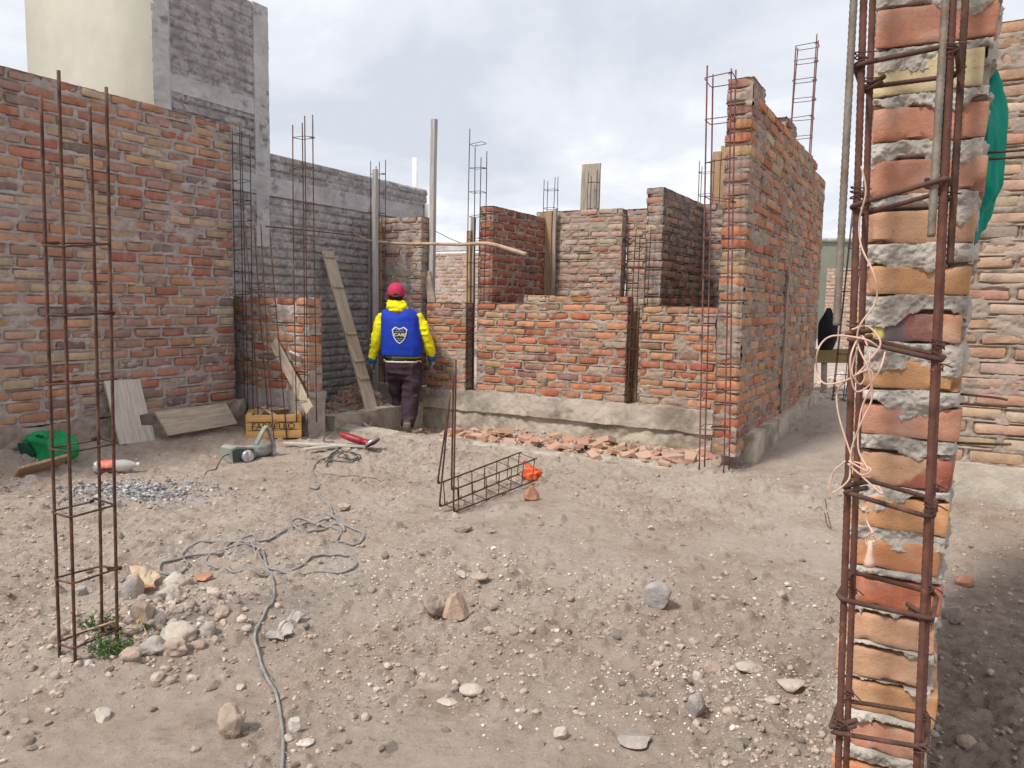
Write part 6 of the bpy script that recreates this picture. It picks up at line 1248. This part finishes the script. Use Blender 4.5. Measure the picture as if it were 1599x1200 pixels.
while n < 170:
    if n < 130: b = rng.uniform(-4.1, -1.35); a = 5.74+abs(rng.normal(0, 0.38))
    elif n < 150: b = rng.uniform(-4.92, -4.3); a = rng.uniform(5.72, 6.75)
    else: b = rng.uniform(-2.4, -1.3); a = rng.uniform(5.5, 5.8)
    if a > 6.75: continue
    if abs(b+4.82) < 0.16 and a > 6.2: continue
    p = W(b, a); r = rng.uniform(0.028, 0.08); vi, mi_ = int(rng.integers(0, 8)), int(rng.choice(3, p=[0.45, 0.25, 0.3]))
    if (vi, mi_) not in BM:
        BM[(vi, mi_)] = pmesh('brick_fragment', BV[vi][0], BV[vi][1], fragm[mi_])
        BM[(vi, mi_)].set_sharp_from_angle(angle=R(35))
    lift = rng.uniform(0.0, 0.03)+0.02*math.exp(-((a-5.9)/0.25)**2)
    o = link('brick_fragment', BM[(vi, mi_)], None, (p[0], p[1], Hs(p[0], p[1])+r*0.2+lift)); o.scale = (r, r, r*0.7); o.rotation_euler = (rng.uniform(-0.35, 0.35), rng.uniform(-0.35, 0.35), rng.uniform(0, 6.28))
    tag(o, 'broken %s brick piece in the trench before the %s' % (('orange', 'red', 'pinkish')[mi_], 'man and the narrow low panel' if b < -4.3 else ('widest low panel' if b < -2.62 else 'right low panel')), 'brick fragment', 'broken brick pieces in the trench'); n += 1
# gravel, crumbs and clods nobody could count
def gravel(name, label, N_, region, sizes, cols, seed, tmpl, heap=None):
    rng = np.random.default_rng(seed); tv, tf = tmpl; var = np.stack([rock_verts(tv, seed+k, 1, 0.85, 0.7, 0.3, 3) for k in range(12)])
    P = region(rng, N_); n_ = len(P); r = sizes(rng, n_); vi = rng.integers(0, 12, n_); an = rng.uniform(0, 6.28, n_); z = H(P[:, 0], P[:, 1])+r*0.22
    if heap is not None: z = z+heap(P)
    v = var[vi]*r[:, None, None]; c_, s_ = np.cos(an)[:, None], np.sin(an)[:, None]; v = np.stack([v[..., 0]*c_-v[..., 1]*s_, v[..., 0]*s_+v[..., 1]*c_, v[..., 2]], -1)+np.stack([P[:, 0], P[:, 1], z], -1)[:, None]
    wts = np.array([c[1] for c in cols]); ci = rng.choice(len(cols), n_, p=wts/wts.sum()); cc = np.array([c[0] for c in cols])[ci]*rng.uniform(0.85, 1.15, (n_, 1))
    f = (tf[None]+(np.arange(n_)*len(tv))[:, None, None]).reshape(-1, 3); me = pmesh(name, v.reshape(-1, 3), f, M['gravel'], col=np.repeat(cc, len(tv), axis=0), smooth=False)
    return tag(link(name, me), label, 'gravel', kind='stuff')
M['gravel'] = mat('gravel', (0, 0, 0), 0.95, (0.8, 1.15), 40, attr=True)
def reg_soil(rng, N_):
    o = []
    while sum(len(x) for x in o) < N_:
        y = 1.6+(6.6-1.6)*rng.uniform(0, 1, N_*3)**1.9; x = rng.uniform(-0.75, 0.60, N_*3)*y; d = np.clip(0.35+1.3*fbm(x*1.1+4, y*1.1, 0, 11, 3)+0.5*fbm(x*4, y*4, 0, 14, 2), 0.02, 1)
        a = x*U[0]+y*U[1]; k = (rng.uniform(0, 1, N_*3) < d) & (a < 5.4) & ((x*V[0]+y*V[1]) > -5.55); o.append(np.stack([x[k], y[k]], -1))
    return np.concatenate(o)[:N_]
soilc = [((0.405, 0.32, 0.262), 6), ((0.445, 0.36, 0.298), 6), ((0.35, 0.27, 0.22), 4), ((0.50, 0.43, 0.37), 0.7), ((0.66, 0.60, 0.54), 0.35), ((0.42, 0.38, 0.345), 0.8)]
gravel('soil_crumbs', 'loose crumbs and small clods covering the bare soil', 9500, reg_soil, lambda r, n: np.clip(r.lognormal(math.log(0.0047), 0.5, n), 0.002, 0.017), soilc, 3, I1)
gravel('soil_clods', 'crumbly brown clods of earth heaped in patches over the soil', 900, reg_soil, lambda r, n: np.clip(r.lognormal(math.log(0.009), 0.4, n), 0.004, 0.022), soilc[:3], 33, I2)
def reg_heap0(rng, N_): c = drop(235, 965); return np.stack([c[0]+rng.normal(0, 0.15, N_), c[1]+rng.normal(0, 0.17, N_)], -1)
gravel('rock_debris', 'earth crumbs and small stones packed between the rocks by the foreground cage', 800, reg_heap0, lambda r, n: np.clip(r.lognormal(math.log(0.0085), 0.5, n), 0.003, 0.026), soilc, 41, I2)
def reg_white(rng, N_):
    c_ = [(p_w, 0.5, 0.22), (drop(1150, 1060), 0.22, 0.15), (drop(640, 905), 0.4, 0.16), (drop(1100, 1100), 0.3, 0.15)]; o = []
    for c, sx, sy in c_: k = N_//4; o.append(np.stack([c[0]+rng.normal(0, sx, k), c[1]+rng.normal(0, sy, k)], -1))
    return np.concatenate(o)
gravel('lime_chips', 'tiny whitish lime chips strewn over the soil in the middle', 1700, reg_white, lambda r, n: np.clip(r.lognormal(math.log(0.0032), 0.4, n), 0.0015, 0.009), [((0.72, 0.68, 0.63), 3), ((0.58, 0.53, 0.47), 2)], 8, I1)
def reg_ash(rng, N_): return np.stack([p_ash[0]+rng.normal(0, 0.27, N_), p_ash[1]+rng.normal(0, 0.13, N_)], -1)
gravel('ash_gravel', 'patch of grey and white ash and burnt gravel by the left wall', 1500, reg_ash, lambda r, n: np.clip(r.lognormal(math.log(0.008), 0.4, n), 0.003, 0.022), [((0.16, 0.155, 0.16), 3), ((0.48, 0.47, 0.47), 3), ((0.32, 0.30, 0.29), 3)], 15, I1)
def reg_trench(rng, N_):
    b = rng.uniform(-4.9, -1.3, N_); a = np.where(rng.uniform(0, 1, N_) < 0.6, 5.68+np.abs(rng.normal(0, 0.4, N_)), rng.uniform(5.66, 6.84, N_)); a = np.minimum(a, 6.84); return b[:, None]*V+a[:, None]*U
gravel('brick_crumbs', 'small reddish brick crumbs and mortar crumbs covering the trench floor', 2600, reg_trench, lambda r, n: np.clip(r.lognormal(math.log(0.013), 0.5, n), 0.004, 0.04), [((0.46, 0.22, 0.13), 3), ((0.42, 0.34, 0.28), 4), ((0.50, 0.32, 0.22), 2), ((0.50, 0.45, 0.40), 2)], 21, I1)
def reg_heap(rng, N_): b = -5.45+rng.normal(0, 0.22, N_); a = 6.3+rng.normal(0, 0.24, N_); k = (b < -5.14) & (a < 6.8) & (a > 5.5); return b[k][:, None]*V+a[k][:, None]*U
gravel('spoil_heap', 'heap of reddish brown rubble and earth behind the short cross footing', 2000, reg_heap, lambda r, n: np.clip(r.lognormal(math.log(0.016), 0.5, n), 0.005, 0.05), [((0.40, 0.24, 0.165), 4), ((0.36, 0.28, 0.22), 4), ((0.45, 0.36, 0.29), 2)], 22, I1)
def reg_path(rng, N_):
    a = 1.2+5.5*rng.uniform(0, 1, N_)**1.5; b = rng.uniform(0.1, 2.6, N_); k = (a < 5.0) & ((b*V[0]+a*U[0])/(b*V[1]+a*U[1]) > 0.5); P = b[:, None]*V+a[:, None]*U; return P[k]
gravel('path_crumbs', 'dark crumbly soil covering the dark path at the right', 5000, reg_path, lambda r, n: np.clip(r.lognormal(math.log(0.0065), 0.45, n), 0.003, 0.02), [((0.31, 0.24, 0.19), 4), ((0.40, 0.32, 0.255), 4), ((0.46, 0.38, 0.31), 1)], 23, I1)
def reg_far(rng, N_): b = rng.uniform(-1.0, -0.1, N_)+rng.uniform(-3, 0, N_)*(rng.uniform(0, 1, N_) < 0.5); a = rng.uniform(8.8, 13, N_); return b[:, None]*V+a[:, None]*U
gravel('far_rubble', 'pale rubble spread at the far end of the right hand passage', 1500, reg_far, lambda r, n: np.clip(r.lognormal(math.log(0.03), 0.5, n), 0.01, 0.12), [((0.58, 0.52, 0.46), 3), ((0.48, 0.36, 0.28), 2), ((0.50, 0.45, 0.40), 3)], 24, I1)
